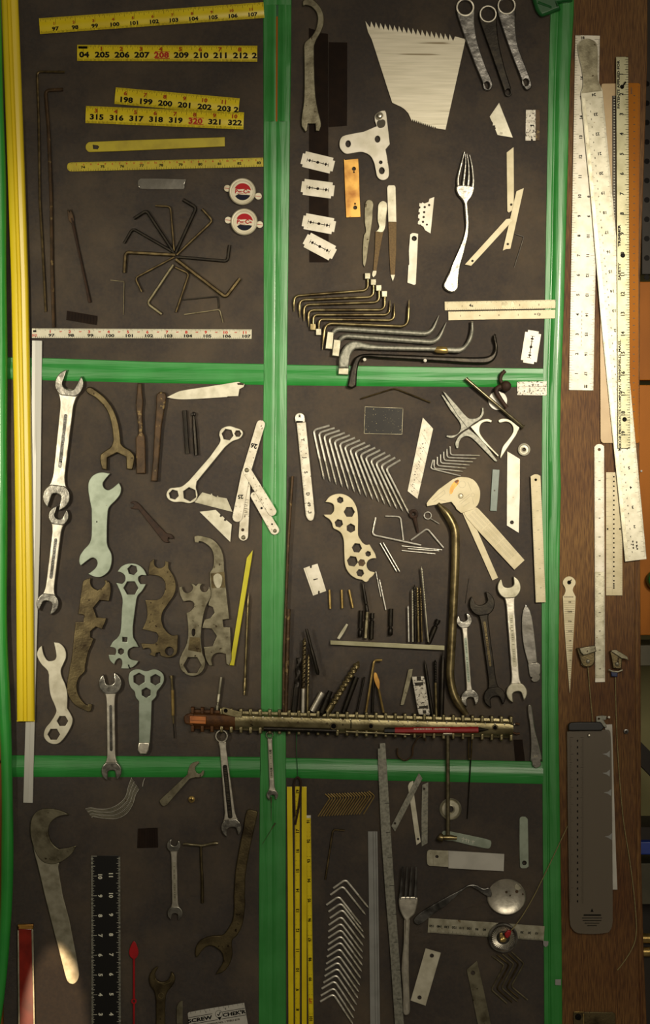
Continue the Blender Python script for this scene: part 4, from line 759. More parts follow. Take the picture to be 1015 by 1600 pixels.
g.tube([z1('C5', 926, 405) + (4.5,), z1('C5', 931, 482) + (4.5,)], 1.8, 'bronze_light', 8).tube([z1('C5', 935, 640) + (4.5,), z1('C5', 938, 692) + (4.5,)], 1.5, 'bronze_light', 8)
T('jeweller_screwdriver', 'tiny brass jeweller screwdriver with a swivel cap', 'screwdriver', g, [('swivel_cap', G().tube([z1('C5', 924, 388) + (4.5,), z1('C5', 925, 405) + (4.5,)], 3.2, 'bronze_light', 12)), ('blade', G().tube([z1('C5', 938, 692) + (4.5,), z1('C5', 944, 785) + (4.5,)], .9, 'iron_black', 6))])
a = Vector(z1('C6', 550, 155) + (6,)); b = Vector(z1('C6', 523, 362) + (6,))
g = G().tube([a.lerp(b, t) for t in (0, .48, .5, .52, .76, .78, .84, .86, 1)], [2.3, 2.3, 1.8, 2.6, 2.6, 1.5, 1.5, 2.9, 2.9], 'steel', 6)
T('driver_bit', 'long hexagonal driver bit leaning above the yellowed bar, over the ring wrench', 'driver bit', g)

# ---------------------------------------------------------------- middle right field
D3 = lambda s, h: [(q[0], q[1], h) for q in s]
rod('bent_rod', 'thin steel rod bent in a shallow roof shape', 'rod', Z('B5', '500,825 715,758 942,848'), 1.3, 'key_bronze', 3, 5, 8)
g = G().poly(Z('B5', '528,875 768,885 762,1050 522,1045'), .6, 1.8, 'dark_plate', .2)
for a, b in (((528, 875), (768, 885)), ((768, 885), (762, 1050)), ((762, 1050), (522, 1045)), ((522, 1045), (528, 875))): g.line(z1('B5', *a), z1('B5', *b), .8, 1.9, 'aged_steel')
T('dark_plate', 'dark square plate flecked with pale specks', 'plate', g)
# long metal tube scale
r = Ruler(z1('D1', 190, 100), z1('D3', 285, 150), 14.4, 3, 2.6, 'dirty_white', outline=[(0, 0), (142, 0), (151.5, 3, True), (154, 7, True), (151.5, 11.5, True), (144, 14.4), (0, 14.4)], bev=.8)
r.ticks(14.4, -1, 3, 1.7, 84, [(8, 5), (4, 3.5), (1, 2)], 'ink_soft', .35)
for u, t in ((27, 'T'), (55, 'J'), (78, '5'), (112, 'D'), (128, '49'), (141, '3')): r.num(t, u, 7.5, 5, 0, 'ink_soft')
cp = G().poly(Z('D1', '108,102 ~104,60 ~115,35 ~143,26 ~170,35 ~183,60 186,102'), 3, 6.4, 'chrome', 1.2); cp.text('R', *z1('D1', 143, 52), 4.5, 0, 'ink', 6.6); cp.poly(Z('D1', '112,90 168,92 166,101 114,101'), 6.3, 6.7, 'hole_dark', .1)
T('pocket_scale', 'narrow worn white scale with a rounded chrome cap at its top', 'ruler', r.g, [('end_cap', cp)])
# fifteen threaded hooks
def hookmesh(long, short, ang, r, m='wire', thr=.42, rad=6):
    a = math.radians(ang); p = fillet([(short, 0, 0), (0, 0, 0), (long * math.cos(a), long * math.sin(a), 0)], rad)
    q0 = [v for v in p]; L = long * (1 - thr); d = Vector((math.cos(a), math.sin(a), 0))
    body = q0[:-1] + [d * L]; g = G().tube([(v.x, v.y, r + 2) for v in body], r, m, 8)
    n = 22; pts = [d * (L + (long - L) * i / (n * 2)) for i in range(n * 2 + 1)]
    rr = [r * (1.12 if i % 2 else .72) * min(1, .15 + (2 * n - i) / 8) for i in range(2 * n + 1)]
    th = G().tube([(v.x, v.y, r + 2) for v in pts], rr, m, 8)
    return g, th
def place_hooks(name, label, n, b0, b1, a0, a1, long, short, rel, r, kind, sc=None, m='wire', thr=.42, rad=6, order='from the upper end'):
    g, th = hookmesh(long, short, rel, r, m, thr, rad)
    root = T(name, '', kind, g, [('thread', th)] if thr else [], group=label, origin=(0, 0))
    for i in range(n):
        t = i / max(1, n - 1); x = b0[0] + (b1[0] - b0[0]) * t if not callable(b0) else b0(i)[0]; y = b0[1] + (b1[1] - b0[1]) * t if not callable(b0) else b0(i)[1]
        a = a0 + (a1 - a0) * t; lb = ORD(i, n) + order
        if i == 0:
            root['label'] = lb; p = W(x, y, root['_h']); root.location = (p.x, root.location.y, p.z); root.rotation_euler = (0, math.radians(a), 0)
        else: dup(root, x, y, a, lb)
NUM = 'first second third fourth fifth sixth seventh eighth ninth tenth eleventh twelfth thirteenth fourteenth fifteenth sixteenth seventeenth eighteenth nineteenth twentieth'.split()
def ORD(i, n): return NUM[i] + ' ' if i < n - 1 else 'last '
place_hooks('threaded_hook', 'slanting row of fifteen chrome threaded hooks', 15, z1('D1', 252, 163), z1('D1', 826, 468), -16, -31, 79, 26, 94, 1.75, 'hook', order='chrome threaded hook along the slanting row of fifteen, from the white scale')
place_hooks('threaded_hook', 'small nest of seven threaded hooks', 6, z1('D2', 404, 550), z1('D2', 303, 632), -93, -88, 46, 13.5, 94, 1.15, 'hook', thr=.3, rad=4, order='small threaded hook from the top of the nest above the drill gauge')
T_l = rod('threaded_hook', 'lowest small threaded hook, lying apart at a steeper slant than its nest', 'hook', Z('D2', '297,580 283,633 465,678'), 1.15, 'wire', 3, 4, 8, group='small nest of seven threaded hooks')
g = G().poly(Z('D2', '235,322 298,390 203,818 142,770'), 2, 3, 'dirty_white', .2)
for i in range(1, 7):
    t = i / 7; a = z1('D2', 240 - 98 * t + 0, 350 + 440 * t); b = z1('D2', 290 - 85 * t, 410 + 400 * t + 30); g.line(a, b, .4, 3.15, 'ink_grey')
rn = random.Random(3)
for i in range(46):
    t = rn.random(); x, y = z1('D2', 262 - 92 * t + rn.uniform(-16, 10), 390 + 390 * t); g.poly(circ(x, y, rn.uniform(.25, .9), 6), 3, 3.15, 'rust_dark', .03)
T('snap_off_blade', 'wide dirty snap-off blade marked with brown flecks', 'blade', g)
# calliper leaves
q = [('355,160 375,172 ~440,245 ~510,322 ~540,328 ~575,318 ~592,292 594,262 605,262 ~606,300 ~585,332 ~545,358 520,378 508,388 440,300', 'galvanised', 5, 'grey'),
     ('345,180 362,188 440,290 512,385 ~470,410 ~438,436 ~410,448 378,440 381,428 ~415,430 ~448,418 ~466,385 ~458,350 400,272', 'galvanised', 4, 'grey'),
     ('525,378 ~555,360 ~590,338 ~630,330 657,340 652,352 ~620,347 ~592,360 ~580,395 ~590,430 ~630,480 699,553 692,560 600,470', 'steel_pale', 5, 'pale'),
     ('515,390 600,462 690,585 686,592 672,588 560,472 ~520,440 ~485,440 ~462,462 452,509 440,511 ~432,480 ~450,440 ~480,412', 'galvanised', 4, 'grey'),
     ('697,350 ~697,338 ~725,328 ~765,337 825,382 803,430 ~745,515 708,574 706,560 ~722,500 ~760,450 ~785,408 ~780,370 ~750,348 705,354', 'steel_pale', 4, 'pale')]
lbs = ['grey calliper leg with its hook curling up beside the steel rod', 'grey calliper leg with its hook curling to the lower side', 'pale calliper leg with its hook curling over to the middle', 'grey calliper leg pointing down, its hook hanging beside the small hooks', 'pale calliper leg standing apart under the foot of the steel rod']
for (s, m, h, _), lb in zip(q, lbs): plate('calliper_leg', lb, 'calliper', Z('D2', s), h - 2, h + .6, m, .7, group='loose calliper legs')
T('steel_rod', 'straight steel rod with a flared foot slanting over the white disc', 'rod', G().tube([z1('D2', 497, 84) + (12,), z1('D2', 508, 94) + (12,), z1('D2', 840, 374) + (9,), z1('D2', 850, 380) + (9,)], [3.2, 2.6, 2.6, 4.2], 'key_tan', 12))
T('white_disc', 'flat white disc lying under the steel rod', 'disc', G().rot(*z1('D2', 692, 219), [(14.6, 1.5), (14.7, 3), (14.2, 3.4), (0, 3.4)], 'white_enamel', 36))
g = G().tube(resample(fillet(D3(Z('D2', '738,36 712,62 708,100 735,130'), 12), 9), 30), 3.0, 'rust_dark', 10)
g.tube(resample(fillet(D3(Z('D2', '735,128 690,140 682,165 712,215 748,262'), 13), 9), 30), lambda t: 4.4 - 1.2 * t, 'rust_dark', 10)
g.rot(*z1('D2', 742, 130), [(4, 8), (7.4, 12), (8.4, 15), (7, 19), (4, 21), (0, 22)], 'rust_dark', 20)
T('cup_hook', 'dark brown curled hook with a ball knob, over the white disc', 'hook', g)
g = G().rot(*z1('D2', 852, 517), [(9.4, 2), (9.6, 4.4), (8.6, 5), (7.4, 4.6), (6.6, 3.4), (5, 3.4), (3, 4.2), (2.8, 2)], 'steel_pale', 32)
T('washer', 'small ridged washer hanging by the green edge', 'washer', g)
plate('snap_off_blade', 'wide cream snap-off blade standing upright with a hole near its foot', 'blade', [Z('D2', '750,528 827,575 826,800 820,1025 747,980 748,760'), circ(*z1('D2', 778, 961), 3, 14)], 2, 3.2, 'white_steel', .25)
plate('glass_strip', 'small translucent green-grey strip beside the wide cream blade', 'strip', Z('D2', '660,638 703,640 686,893 645,890'), 1.5, 3.4, 'glass_green', .3, extra=lambda g: g.poly(circ(*z1('D2', 672, 767), 1.3, 8), 3.4, 3.55, 'ink_soft', .05))
# cream ruler by the green edge
r = Ruler((844.0, 742), (852.2, 940.6), 15.6, 6.5, 1.2, 'cream', outline=[[(2, 0), (199, 0), (198.6, 15.6), (2, 15.6), (-.5, 11, True), (-1, 7.8, True), (-.5, 4, True)], circ(7.6, 7.8, 2, 12)], bev=.3)
r.ticks(0, 1, 18, 3, 60, [(8, 4.5), (4, 3.2), (1, 2)], 'ink_grey', .35).ticks(15.6, -1, 18, 1.5, 120, [(16, 4.2), (8, 3.2), (1, 1.6)], 'ink_grey', .3)
for i in range(6): r.num(i + 1, 26 + i * 30, 7, 2.6, 180, 'ink_grey')
T('steel_rule', 'cream rounded-top rule hanging over the edge of the green tape', 'ruler', r.g)
# drill point gauge
hd = G().poly([Z('D2', '258,845 ~272,825 330,762 420,697 ~470,684 ~540,700 ~578,750 ~584,800 ~572,850 545,880 470,905 440,880 435,868 410,836 262,863')], 4.5, 5.8, 'cream', .3)
p = z1('D2', 466, 801)
for rr in (4.0, ): hd.rot(*p, [(rr, 5.8), (rr, 6.0), (rr - .7, 6.0), (rr - .7, 5.8)], 'ink', 24)
for x, y, rr in ((475, 730, 5.4), (540, 795, 3.2)): hd.rot(*z1('D2', x, y), [(rr, 5.82), (rr, 5.95), (rr - .3, 5.95), (rr - .3, 5.82)], 'ink_grey', 20)
for a, b in (((290, 825), (365, 765)), ((365, 765), (372, 785)), ((372, 785), (300, 838)), ((395, 800), (440, 715)), ((330, 820), (375, 832)), ((455, 840), (520, 790)), ((465, 850), (525, 800)), ((510, 715), (530, 770)), ((538, 812), (545, 850)), ((480, 865), (520, 840))): hd.line(z1('D2', *a), z1('D2', *b), .4, 5.95, 'ink_grey')
hd.poly(Z('D2', '~400,760 ~420,720 ~450,700 ~455,720 ~425,760 ~405,790'), 5.8, 5.9, 'gold_plate', .02)
a1 = G().poly(Z('D5', '~290,350 ~330,368 672,750 595,822 300,505 ~230,420 ~220,380'), 3.2, 4.6, 'cream', .2)
u = Vector((372, 395)).normalized(); v = Vector((-u.y, u.x)); st = Vector((262, 372))
for i in range(52):
    c0 = st + u * (14 + i * 9.2); 
    if i % 17 == 0: continue
    w_ = 34 if i % 3 else 40
    for k in (-1, 0, 1): e0 = c0 + v * (k * 30 - 12 + 12); a1.line(z1('D5', *(e0 - v * 10)), z1('D5', *(e0 + v * 10)), .35, 4.75, 'ink_grey')
a2 = G().poly(Z('D5', '~180,360 ~245,372 ~270,420 473,883 430,903 205,395'), 2, 3.2, 'cream', .2)
T('drill_gauge', 'cream drill point gauge with a round printed head and two arms', 'gauge', hd, [('scale_arm', a1), ('plain_arm', a2), ('rivet', G().rot(*p, [(2.4, 5.8), (2.2, 6.6), (1, 6.9), (0, 6.6)], 'steel', 16))])
# bent bronze pipe
pp = [z1('D4', 628, 38) + (9,), z1('D4', 705, 120) + (10,), z1('D4', 768, 235) + (10,), z1('D4', 768, 500) + (10,), z1('D4', 742, 1050) + (10,), z1('D7', 660, 300) + (11,), z1('D7', 648, 500) + (11,), z1('D7', 690, 690) + (12,), z1('D7', 815, 865) + (12,)]
T('bent_pipe', 'long bronze pipe bent at both ends, rising from the bar to the gauge', 'pipe', G().tube(resample(fillet(pp, 26), 70), lambda t: 6.7 * (min(1, .45 + t * 9) if t < .5 else (1 if t < .93 else 1 - (t - .93) * 5)), 'bronze_light', 16))
# multi hexagon oval key
o = Z('D1', '346,732 ~378,692 ~430,670 ~490,672 ~550,706 ~590,770 ~604,850 ~604,980', 'D3', '~610,95 638,140 ~665,158 695,155 ~715,190 ~738,228 748,265 ~712,268 ~683,285 ~672,320 ~690,360 738,378 ~720,405 ~695,425 ~680,448 ~660,452 638,436 ~590,425 ~540,390 ~505,330 ~495,230 ~490,120 ~470,65 ~440,42 ~412,28 402,5', 'D1', '~398,900 ~378,870 ~345,848 332,833 390,832 ~412,805 ~412,760 ~395,742')
g = G().poly([o] + [hexa(*z1('D1', x, y), zr('D1', r_), a) for x, y, r_, a in ((463, 718, 27, 20), (535, 812, 44, 0), (452, 902, 34, 15), (547, 940, 37, 30))] + [hexa(*z1('D3', x, y), zr('D3', r_), a) for x, y, r_, a in ((595, 183, 40, 5), (684, 230, 23, 20), (560, 289, 44, 10), (621, 381, 31, 10))], 3, 6.4, 'cream', .7)
g.poly([hexa(*z1('D3', 633, 300), zr('D3', 31), 10)], 6.4, 6.7, 'rusty', .1)
T('dogbone_key', 'cream curved multi-hole key, one hexagon filled with rust', 'spanner', g)
g = G().poly([Z('D3', '172,345 222,327 ~226,343 ~236,341 238,322 283,308 320,420 352,525 300,543 ~300,527 ~290,524 287,548 248,562 205,440'), Z('D3', '250,432 284,424 285,432 252,441')], 2, 2.9, 'white_steel', .15); g.line(z1('D3', 184, 342), z1('D3', 260, 558), .4, 3.0, 'ink_grey')
T('single_edge_blade', 'clean white single-edged razor blade lying tilted with a centre slot', 'blade', g)
# small wires, screw eyes
def eye(lb, c, r0, rt, a, b, m, thr=False):
    g = G(); ring = circ(*z1('D4', *c), zr('D4', r0), 18); ring = [(x, y, 3.5) for x, y in ring]; g.tube(ring + [ring[0]], rt, m, 8, caps=False)
    A, B = z1('D4', *a) + (3.5,), z1('D4', *b) + (3.5,); q = resample([A, B], 24); s = G().tube(q, [rt * (1.15 if i % 2 else .75) * min(1, .2 + (24 - i) / 5) for i in range(25)] if thr else [rt * (1.3 - i / 40) for i in range(25)], m, 8)
    T('screw_eye', lb, 'screw eye', g, [('shank', s)])
eye('rusty dark screw eye above the bent roof-shaped wire', (435, 118), 26, 2.6, (443, 150), (470, 265), 'rust_dark')
eye('small chrome screw eye beside the rusty one', (548, 130), 28, .9, (572, 155), (642, 197), 'wire', True)
rod('bent_wire', 'steel wire bent in a wide L with its long arm nearly level', 'wire', Z('D4', '137,145 108,282 495,365'), 1.5, 'wire', 4, 6, 8)
rod('bent_wire', 'steel wire bent square, hanging from its level top arm', 'wire', Z('D4', '212,135 332,138 355,325'), 1.3, 'wire', 3.2, 6, 8)
rod('bent_wire', 'steel wire bent like a roof beneath the screw eyes', 'wire', Z('D4', '415,325 543,232 672,385'), 1.4, 'wire', 3.5, 5, 8)
def sec_drill(tw, t0, t1, Ln):
    def f(a, q, L):
        if q < t0 or q > t1: return 1
        return 0.62 + 0.38 * abs(math.cos(a - tw * L))
    return f
def drill(lb, reg, p, q, r, m='bronze_light', h=4, tw=.55, t0=0.0, t1=.5, reg2=None, group=None, cat='drill bit', name='drill_bit', m2=None, n=None):
    a = Vector(z1(reg, *p) + (h,)); b = Vector(z1(reg2 or reg, *q) + (h,)); L = (b - a).length
    N = int(min(160, max(24, L * 1.2)))
    ft = G().tube([a.lerp(b, t1 * i / N) for i in range(N + 1)], lambda t: r * min(1, .2 + t * 12), m, 12, sec=lambda A, Q, LL: (0.6 + 0.4 * abs(math.cos(A - tw / max(1, r / 3) * LL))) if r > 1.4 else (0.82 + 0.18 * abs(math.cos(A - tw * LL))))
    sh = G().tube([a.lerp(b, t1), b], r * .93, m2 or m, 12)
    return T(name, lb, cat, ft, [('shank', sh)], group)
def pin(lb, reg, p, q, r, m, h=4, name='pin', cat='pin', reg2=None, n=10, prof=None, group=None):
    a = Vector(z1(reg, *p) + (h,)); b = Vector(z1(reg2 or reg, *q) + (h,))
    if prof: g = G().tube([a.lerp(b, t) for t, k in prof], [r * k for t, k in prof], m, n)
    else: g = G().tube([a, b], r, m, n)
    return T(name, lb, cat, g, group=group)
drill('fine steel drill bit leaning beside its twin, nearer the multi-hole key', 'D4', (303, 577), (170, 348), 1.2, 'wire', t1=.3)
drill('fine steel drill bit leaning beside its twin, further from the multi-hole key', 'D4', (327, 577), (195, 345), 1.2, 'wire', t1=.3)
drill('thin level drill bit, uppermost of three under the wires', 'D4', (665, 402), (342, 370), .9, 'wire', 3, t1=.25)
drill('thin level drill bit, middle of three under the wires', 'D4', (640, 410), (390, 392), .9, 'wire', 2.6, t1=.25)
drill('thin level drill bit, lowest of three under the wires', 'D4', (612, 433), (342, 407), .9, 'wire', 2.4, t1=.3)
pin('hair-thin dark needle beside the bronze pipe', 'D4', (875, 628), (845, 825), .45, 'iron_black', 1.5, 'needle', 'needle', n=6)
for i, (a, b, lb) in enumerate((((378, 515), (384, 665), 'brass pin nearest the white razor blade'), ((475, 515), (480, 662), 'brass pin, middle of the three'), ((533, 515), (563, 658), 'leaning brass pin, furthest from the white razor blade'))): pin(lb, 'D3', a, b, 2.1, 'brass', group='short brass pins')
plate('metal_chip', 'small pale pointed metal chip above the olive bar', 'chip', Z('D3', '510,782 528,792 ~500,850 458,912 434,900 470,840'), 2, 4.5, 'steel', .8)
plate('olive_bar', 'flat olive bar lying level under the drill cluster', 'bar', Z('P', '515.9,1000.3 694,1008.6 694,1016 515.9,1007.2'), 4, 8, 'trimmer', .5)
# nut drivers and bits
DB = [(0, 1), (.66, 1), (.67, .55), (.72, .55), (.73, .75), (.76, 1.0), (.97, 1), (1, .8)]
pin('black nut-driver bit at the near side of the upright bundle', 'D3', (628, 680), (620, 890), 3.4, 'iron_black', 5, 'driver_bit', 'driver bit', prof=DB, n=12)
pin('bright hexagonal driver bit in the middle of the upright bundle', 'D3', (678, 690), (664, 898), 3.0, 'key_tan', 8, 'driver_bit', 'driver bit', prof=[(0, 1), (.22, 1), (.24, .7), (.3, .7), (.32, 1.1), (1, 1.1)], n=6)
pin('black nut-driver bit at the far side of the upright bundle', 'D3', (718, 700), (710, 906), 3.4, 'iron_black', 5, 'driver_bit', 'driver bit', prof=[(0, .9), (.2, 1), (.22, .6), (.28, .6), (.3, 1), (1, 1)], n=12)
pin('dark tapered driver standing on the upright bundle under the multi-hole key', 'D3', (638, 442), (678, 690), 2.9, 'iron_black', 8, 'tapered_driver', 'driver', prof=[(0, .2), (.12, .7), (.3, .8), (.5, 1), (.74, 1), (.76, .6), (.8, 1), (1, 1)])
pin('single black nut-driver bit standing alone', 'D3', (865, 665), (860, 876), 3.8, 'iron_black', 5, 'driver_bit', 'driver bit', prof=DB, n=12)
pin('black nut-driver bit leaning beside the bronze pipe', 'D4', (632, 955), (555, 1140), 4.0, 'iron_black', 6, 'driver_bit', 'driver bit', prof=[(0, 1), (.17, 1), (.2, .6), (.26, .6), (.3, 1), (1, 1)], n=12)
drill('hair-thin bright drill bit leaning beside its dark partner', 'D3', (745, 368), (785, 570), .9, 'wire', 3, t1=.4)
drill('thin drill bit with a dark fluted tip, leaning toward the lone nut driver', 'D3', (773, 430), (825, 675), 1.3, 'wire', 3, t1=.45)
for i, (a, b, r_, lb) in enumerate((((392, 845), (398, 1130), 1.3, 'shortest bright drill bit at the near edge of the standing cluster'), ((425, 712), (430, 1130), 1.5, 'pale fluted drill bit, second in the standing cluster'), ((442, 680), (452, 1130), 1.9, 'dark fluted drill bit, third in the standing cluster'),
    ((464, 688), (476, 1130), 2.0, 'bronze fluted drill bit, fourth in the standing cluster'), ((488, 690), (504, 1130), 1.9, 'brown fluted drill bit, fifth in the standing cluster'), ((498, 535), (552, 1130), 1.6, 'tallest drill bit of the standing cluster, rising above the rest'))):
    drill(lb, 'D4', a, b, r_, ['wire', 'steel', 'iron_black', 'bronze_light', 'key_bronze', 'steel'][i], 9 + (i % 2) * 1.5, t1=.55, group='drill bits standing on the olive bar', tw=.8)
# four wrenches at the side
wrench('open_end_wrench', 'small bright chrome open-end wrench beside the bronze pipe', 'D8', (168, 387, 57, -107, 58, 4, 20), (211, 968, 65, 80, 58, 6, 20), panel=(.24, .78, 11), pm='zinc')
wrench('open_end_wrench', 'dark forged open-end wrench between two bright ones', 'D8', (303, 260, 92, -109, 104, 6, 30), (396, 960, 80, 74, 82, 4, 30), m='iron_black', panel=(.2, .66, 9), pm='bronze')
wrench('open_end_wrench', 'tall bright open-end wrench with rust-speckled jaws', 'D8', (507, 137, 86, -101, 88, -2, 32), (563, 925, 77, 78, 74, 6, 30), panel=(.28, .74, 17), pm='steel', head_m='steel')
g = G().poly(Z('D8', '632,262 ~665,310 ~690,420 720,700 652,712 ~620,590 ~605,480 ~603,380 ~612,310'), 3, 5, 'mirror_steel', .8)
tg = G().poly(Z('D8', '650,712 722,700 742,715 743,780 ~735,795 742,805 738,830 ~715,846 ~690,846 672,832 ~680,815 668,810 660,790'), 3, 5.4, 'mirror_steel', .6)
T('folding_knife', 'shiny pocket knife blade with its notched tang, beside the green edge', 'knife blade', g, [('tang', tg)])
g = G().poly(Z('E3', '~862,105 ~866,90 ~875,86 ~886,95 ~895,140 ~910,250 ~935,350 958,445 ~948,458 ~952,485 ~938,500 ~915,507 ~893,490 ~890,470 880,455 ~884,350 ~876,230 ~864,150'), 4.5, 8.5, 'mirror_steel', 1.6); g.text('AA', *z1('E3', 915, 428), 3.4, -8, 'ink_grey', 8.7)
T('table_knife', 'silver table knife handle lying over the lower green seam corner', 'handle', g)
plate('magnetic_strip', 'small faint dark patch of magnetic strip by the end of the bar', 'strip', Z('E3', '768,320 828,320 845,460 780,460'), .4, 1.2, 'magnet', .2)
rod('rusty_rod', 'long rusty rod running down the green strip to the bar, the taller of two', 'rod', Z('D1', '85,530 50,1066', 'D6', '18,200 12,680'), 2.4, 'rusty', 8, 20, 10)
rod('rusty_rod', 'shorter rusty rod beside the tall one, ending in the bar', 'rod', Z('D3', '55,668', 'D6', '32,680'), 3.0, 'rusty', 8, 4, 10)

# ---------------------------------------------------------------- ribbed metal bar and what stands in it
def bx(x, v, h): return (x, 1122 + (x - 290) * 15 / 515 + 2.0 + v, h)     # along the bar, v across
g = G(); prof = [(-15, 1), (-15, 11), (-11.5, 12), (-11, 15), (-8, 18.5), (-2, 19.5), (5, 18.5), (9, 16), (11, 12.5), (14.5, 11), (14.5, 1)]
xs = [304, 330, 345, 380, 420, 480, 540, 547, 548, 600, 680, 760, 792, 800]
xs = [304 + i * 8 for i in range(63)]
vs = []; K = len(prof)
for x in xs:
    e = 0.72 if x > 797 else 1
    for v, h in prof: vs.append(bx(x, v * e, h))
fs = [(i * K + k, i * K + k + 1, (i + 1) * K + k + 1, (i + 1) * K + k) for i in range(len(xs) - 1) for k in range(K - 1)] + [tuple(range(K))[::-1], tuple(range((len(xs) - 1) * K, len(xs) * K))]
g.raw(vs, [f[::-1] for f in fs], 'rail_metal')
for f in range(len(g.f)):
    if max(g.v[q][0] for q in g.f[f]) < 372: g.m[f] = g.slot('rail_rust')
rib = G()
for i in range(34):
    x = 302 + i * 15.0; m = 'rail_rust' if x < 335 else 'rail_metal'
    for v0, v1 in ((-19.5, -9.5), (8.5, 18.5)):
        p = [bx(x - 2.6, v0, 0)[:2], bx(x + 2.6, v0, 0)[:2], bx(x + 2.6, v1, 0)[:2], bx(x - 2.6, v1, 0)[:2]]; rib.poly(p, 2, 17, m, 1.6, 2)
    if i > 5: a = bx(x + 4.5, -7.5, 0); rib.rot(a[0], a[1], [(1.5, 17.6), (1.2, 19.4), (0, 19.8)], 'chrome', 10)
hl = G()
for x, v, r_ in ((521, 3.0, 5.8), (579, 1.5, 4.6), (771.5, -2, 4.8)): a = bx(x, v, 0); hl.rot(a[0], a[1], [(r_, 19.3), (r_ * .9, 20.2), (r_ * .75, 20.2), (r_ * .7, 18.9), (0, 18.8)], 'bronze', 22); hl.poly(circ(a[0], a[1], r_ * .68, 14), 19, 19.9, 'hole_dark', .1)
for i, x in enumerate((393, 451, 466, 511, 631, 646, 705, 719)): a = bx(x, 0, 0); hl.rot(a[0], a[1], [(2.3, 19.3), (2.1, 20.4), (1.2, 20.4), (1, 19.4), (0, 19.4)], 'bronze', 12)
hl.line(bx(548, -8, 0), bx(548, 6, 0), 1.5, 19.8, 'hole_dark')
blk = G().poly([bx(298, -6.5, 0)[:2], bx(323, -6, 0)[:2], bx(323, 5.5, 0)[:2], bx(298, 5, 0)[:2]], 14, 22, 'orange_block', 1); blk.line(bx(299, 0, 0), bx(322, 0.4, 0), .7, 22.1, 'rail_rust')
endc = G().poly([bx(289, -5, 0)[:2] + (True,), bx(296, -9, 0)[:2], bx(304, -13, 0)[:2], bx(304, 12, 0)[:2], bx(296, 8, 0)[:2], bx(290, 6, 0)[:2] + (True,)], 2, 14, 'rail_rust', 2)
tag_ = G().poly(Z('E1', '398,128 412,122 552,163 552,203 500,200 402,176'), 20, 22.5, 'rail_metal', .6); tag_.rot(*z1('E1', 425, 150), [(3.2, 22.5), (2.6, 23.5), (0, 23)], 'hole_dark', 12)
end2 = G().tube(D3([bx(800, -6, 0), bx(806, -8, 0), bx(811, -7, 0)], 8), 1.6, 'rail_rust', 6).tube(D3([bx(800, 6, 0), bx(806, 8, 0), bx(811, 7, 0)], 8), 1.6, 'rail_rust', 6)
T('ribbed_tool_bar', 'long level ribbed metal bar with a rusty end, tools standing along it', 'tool bar', g, [('rib_row', rib), ('bolt_hole', hl), ('orange_block', blk), ('rusty_end', endc), ('metal_tag', tag_), ('end_clips', end2)])
pin('dark round rod lying along the underside of the ribbed bar', 'P', (412, 1138.5), (524, 1141.8), 4.2, 'iron_black', 15, 'round_rod', 'rod')
pin('thin bright rod lying under the ribbed bar beside the red pencil', 'P', (541, 1143.2), (640, 1147.5), 2.0, 'key_tan', 17, 'round_rod', 'rod')
# red carpenter pencil
a = Vector((617, 1141.3, 22)); b = Vector((746.5, 1140.2, 22)); b = Vector((746.5, 1138.6 + 1.6, 22))
pc = G().tube([a, b], 4.7, 'red_paint', 6); pc.tube([Vector((601, 1141.3, 22)), a], 4.0, 'black_plastic', 6)
rn = random.Random(11)
for i in range(24):
    if i == 12: continue
    x = 647 + i * 2.35; pc.line((x, 1137.6), (x, 1139.7), .8 + rn.random() * .5, 26.9 - .2, 'print_white')
tp = G().tube([b, (751, 1140.1, 22), (763, 1140, 22)], [4.6, 3.4, .4], 'iron_black', 10)
T('red_pencil', 'red marking pencil with a black point lying along the bar', 'pencil', pc, [('point', tp)])
def dr(*a, **k): return drill(*a, **k)
g = G().tube(resample([z1('D6', 137, 245) + (9,), z1('D6', 122, 430) + (9,), z1('D6', 98, 675) + (9,)], 50), lambda t: 4.6, 'iron_black', 10, sec=lambda A, Q, L: 0.5 + 0.5 * abs(math.cos(A - .16 * L)) if Q < .5 else 1, flat=.6)
T('twisted_tool', 'blackened flat tool with a twisted top, nearest the rusty rods', 'tool', g)
dr('tall fluted drill bit with a rusty top and bright shank, standing in the bar', 'D6', (181, 85), (167, 675), 3.4, 'bronze', 12, .5, t1=.68, m2='chrome')
dr('slim bronze drill bit beside the tall rusty-topped one', 'D6', (212, 212), (203, 675), 2.3, 'bronze_light', 9, .6, t1=.55)
pin('black centre punch with a shiny lower half leaning by the tall drill bit', 'D6', (195, 15), (288, 378), 3.0, 'iron_black', 16, 'centre_punch', 'punch', prof=[(0, .7), (.1, .8), (.4, .9), (.46, .9), (.5, 1), (.94, 1.1), (1, .7)])
pin('thick shiny steel cylinder leaning in the bar', 'D6', (322, 518), (242, 665), 5.0, 'chrome', 12, 'steel_cylinder', 'cylinder', n=20)
pin('black tap leaning between the shiny cylinder and the large drill', 'D6', (385, 508), (295, 735), 5.0, 'iron_black', 12, 'thread_tap', 'tap', prof=[(0, .8), (.2, .8), (.22, 1), (.75, 1), (.8, .6), (1, .45)])
dr('thick bronze twist drill leaning widest of all in the bar', 'D6', (612, 272), (365, 672), 5.4, 'bronze_light', 14, .7, t1=.86)
pin('black round bar leaning beside the thick bronze drill', 'D6', (592, 395), (490, 675), 4.2, 'iron_black', 9, 'round_rod', 'rod')
pin('thin steel needle leaning between the black bar and the brass hook pick', 'D6', (655, 395), (595, 675), 1.6, 'iron_black', 8, 'needle', 'needle')
rod('hook_pick', 'thin brass pick with its top bent level, standing in the bar', 'pick', Z('D6', '795,262 733,262 668,675'), 1.9, 'brass', 10, 5, 8)
pin('slim black rod upright behind the brass hook pick', 'D6', (727, 395), (720, 675), 2.0, 'iron_black', 7, 'round_rod', 'rod')
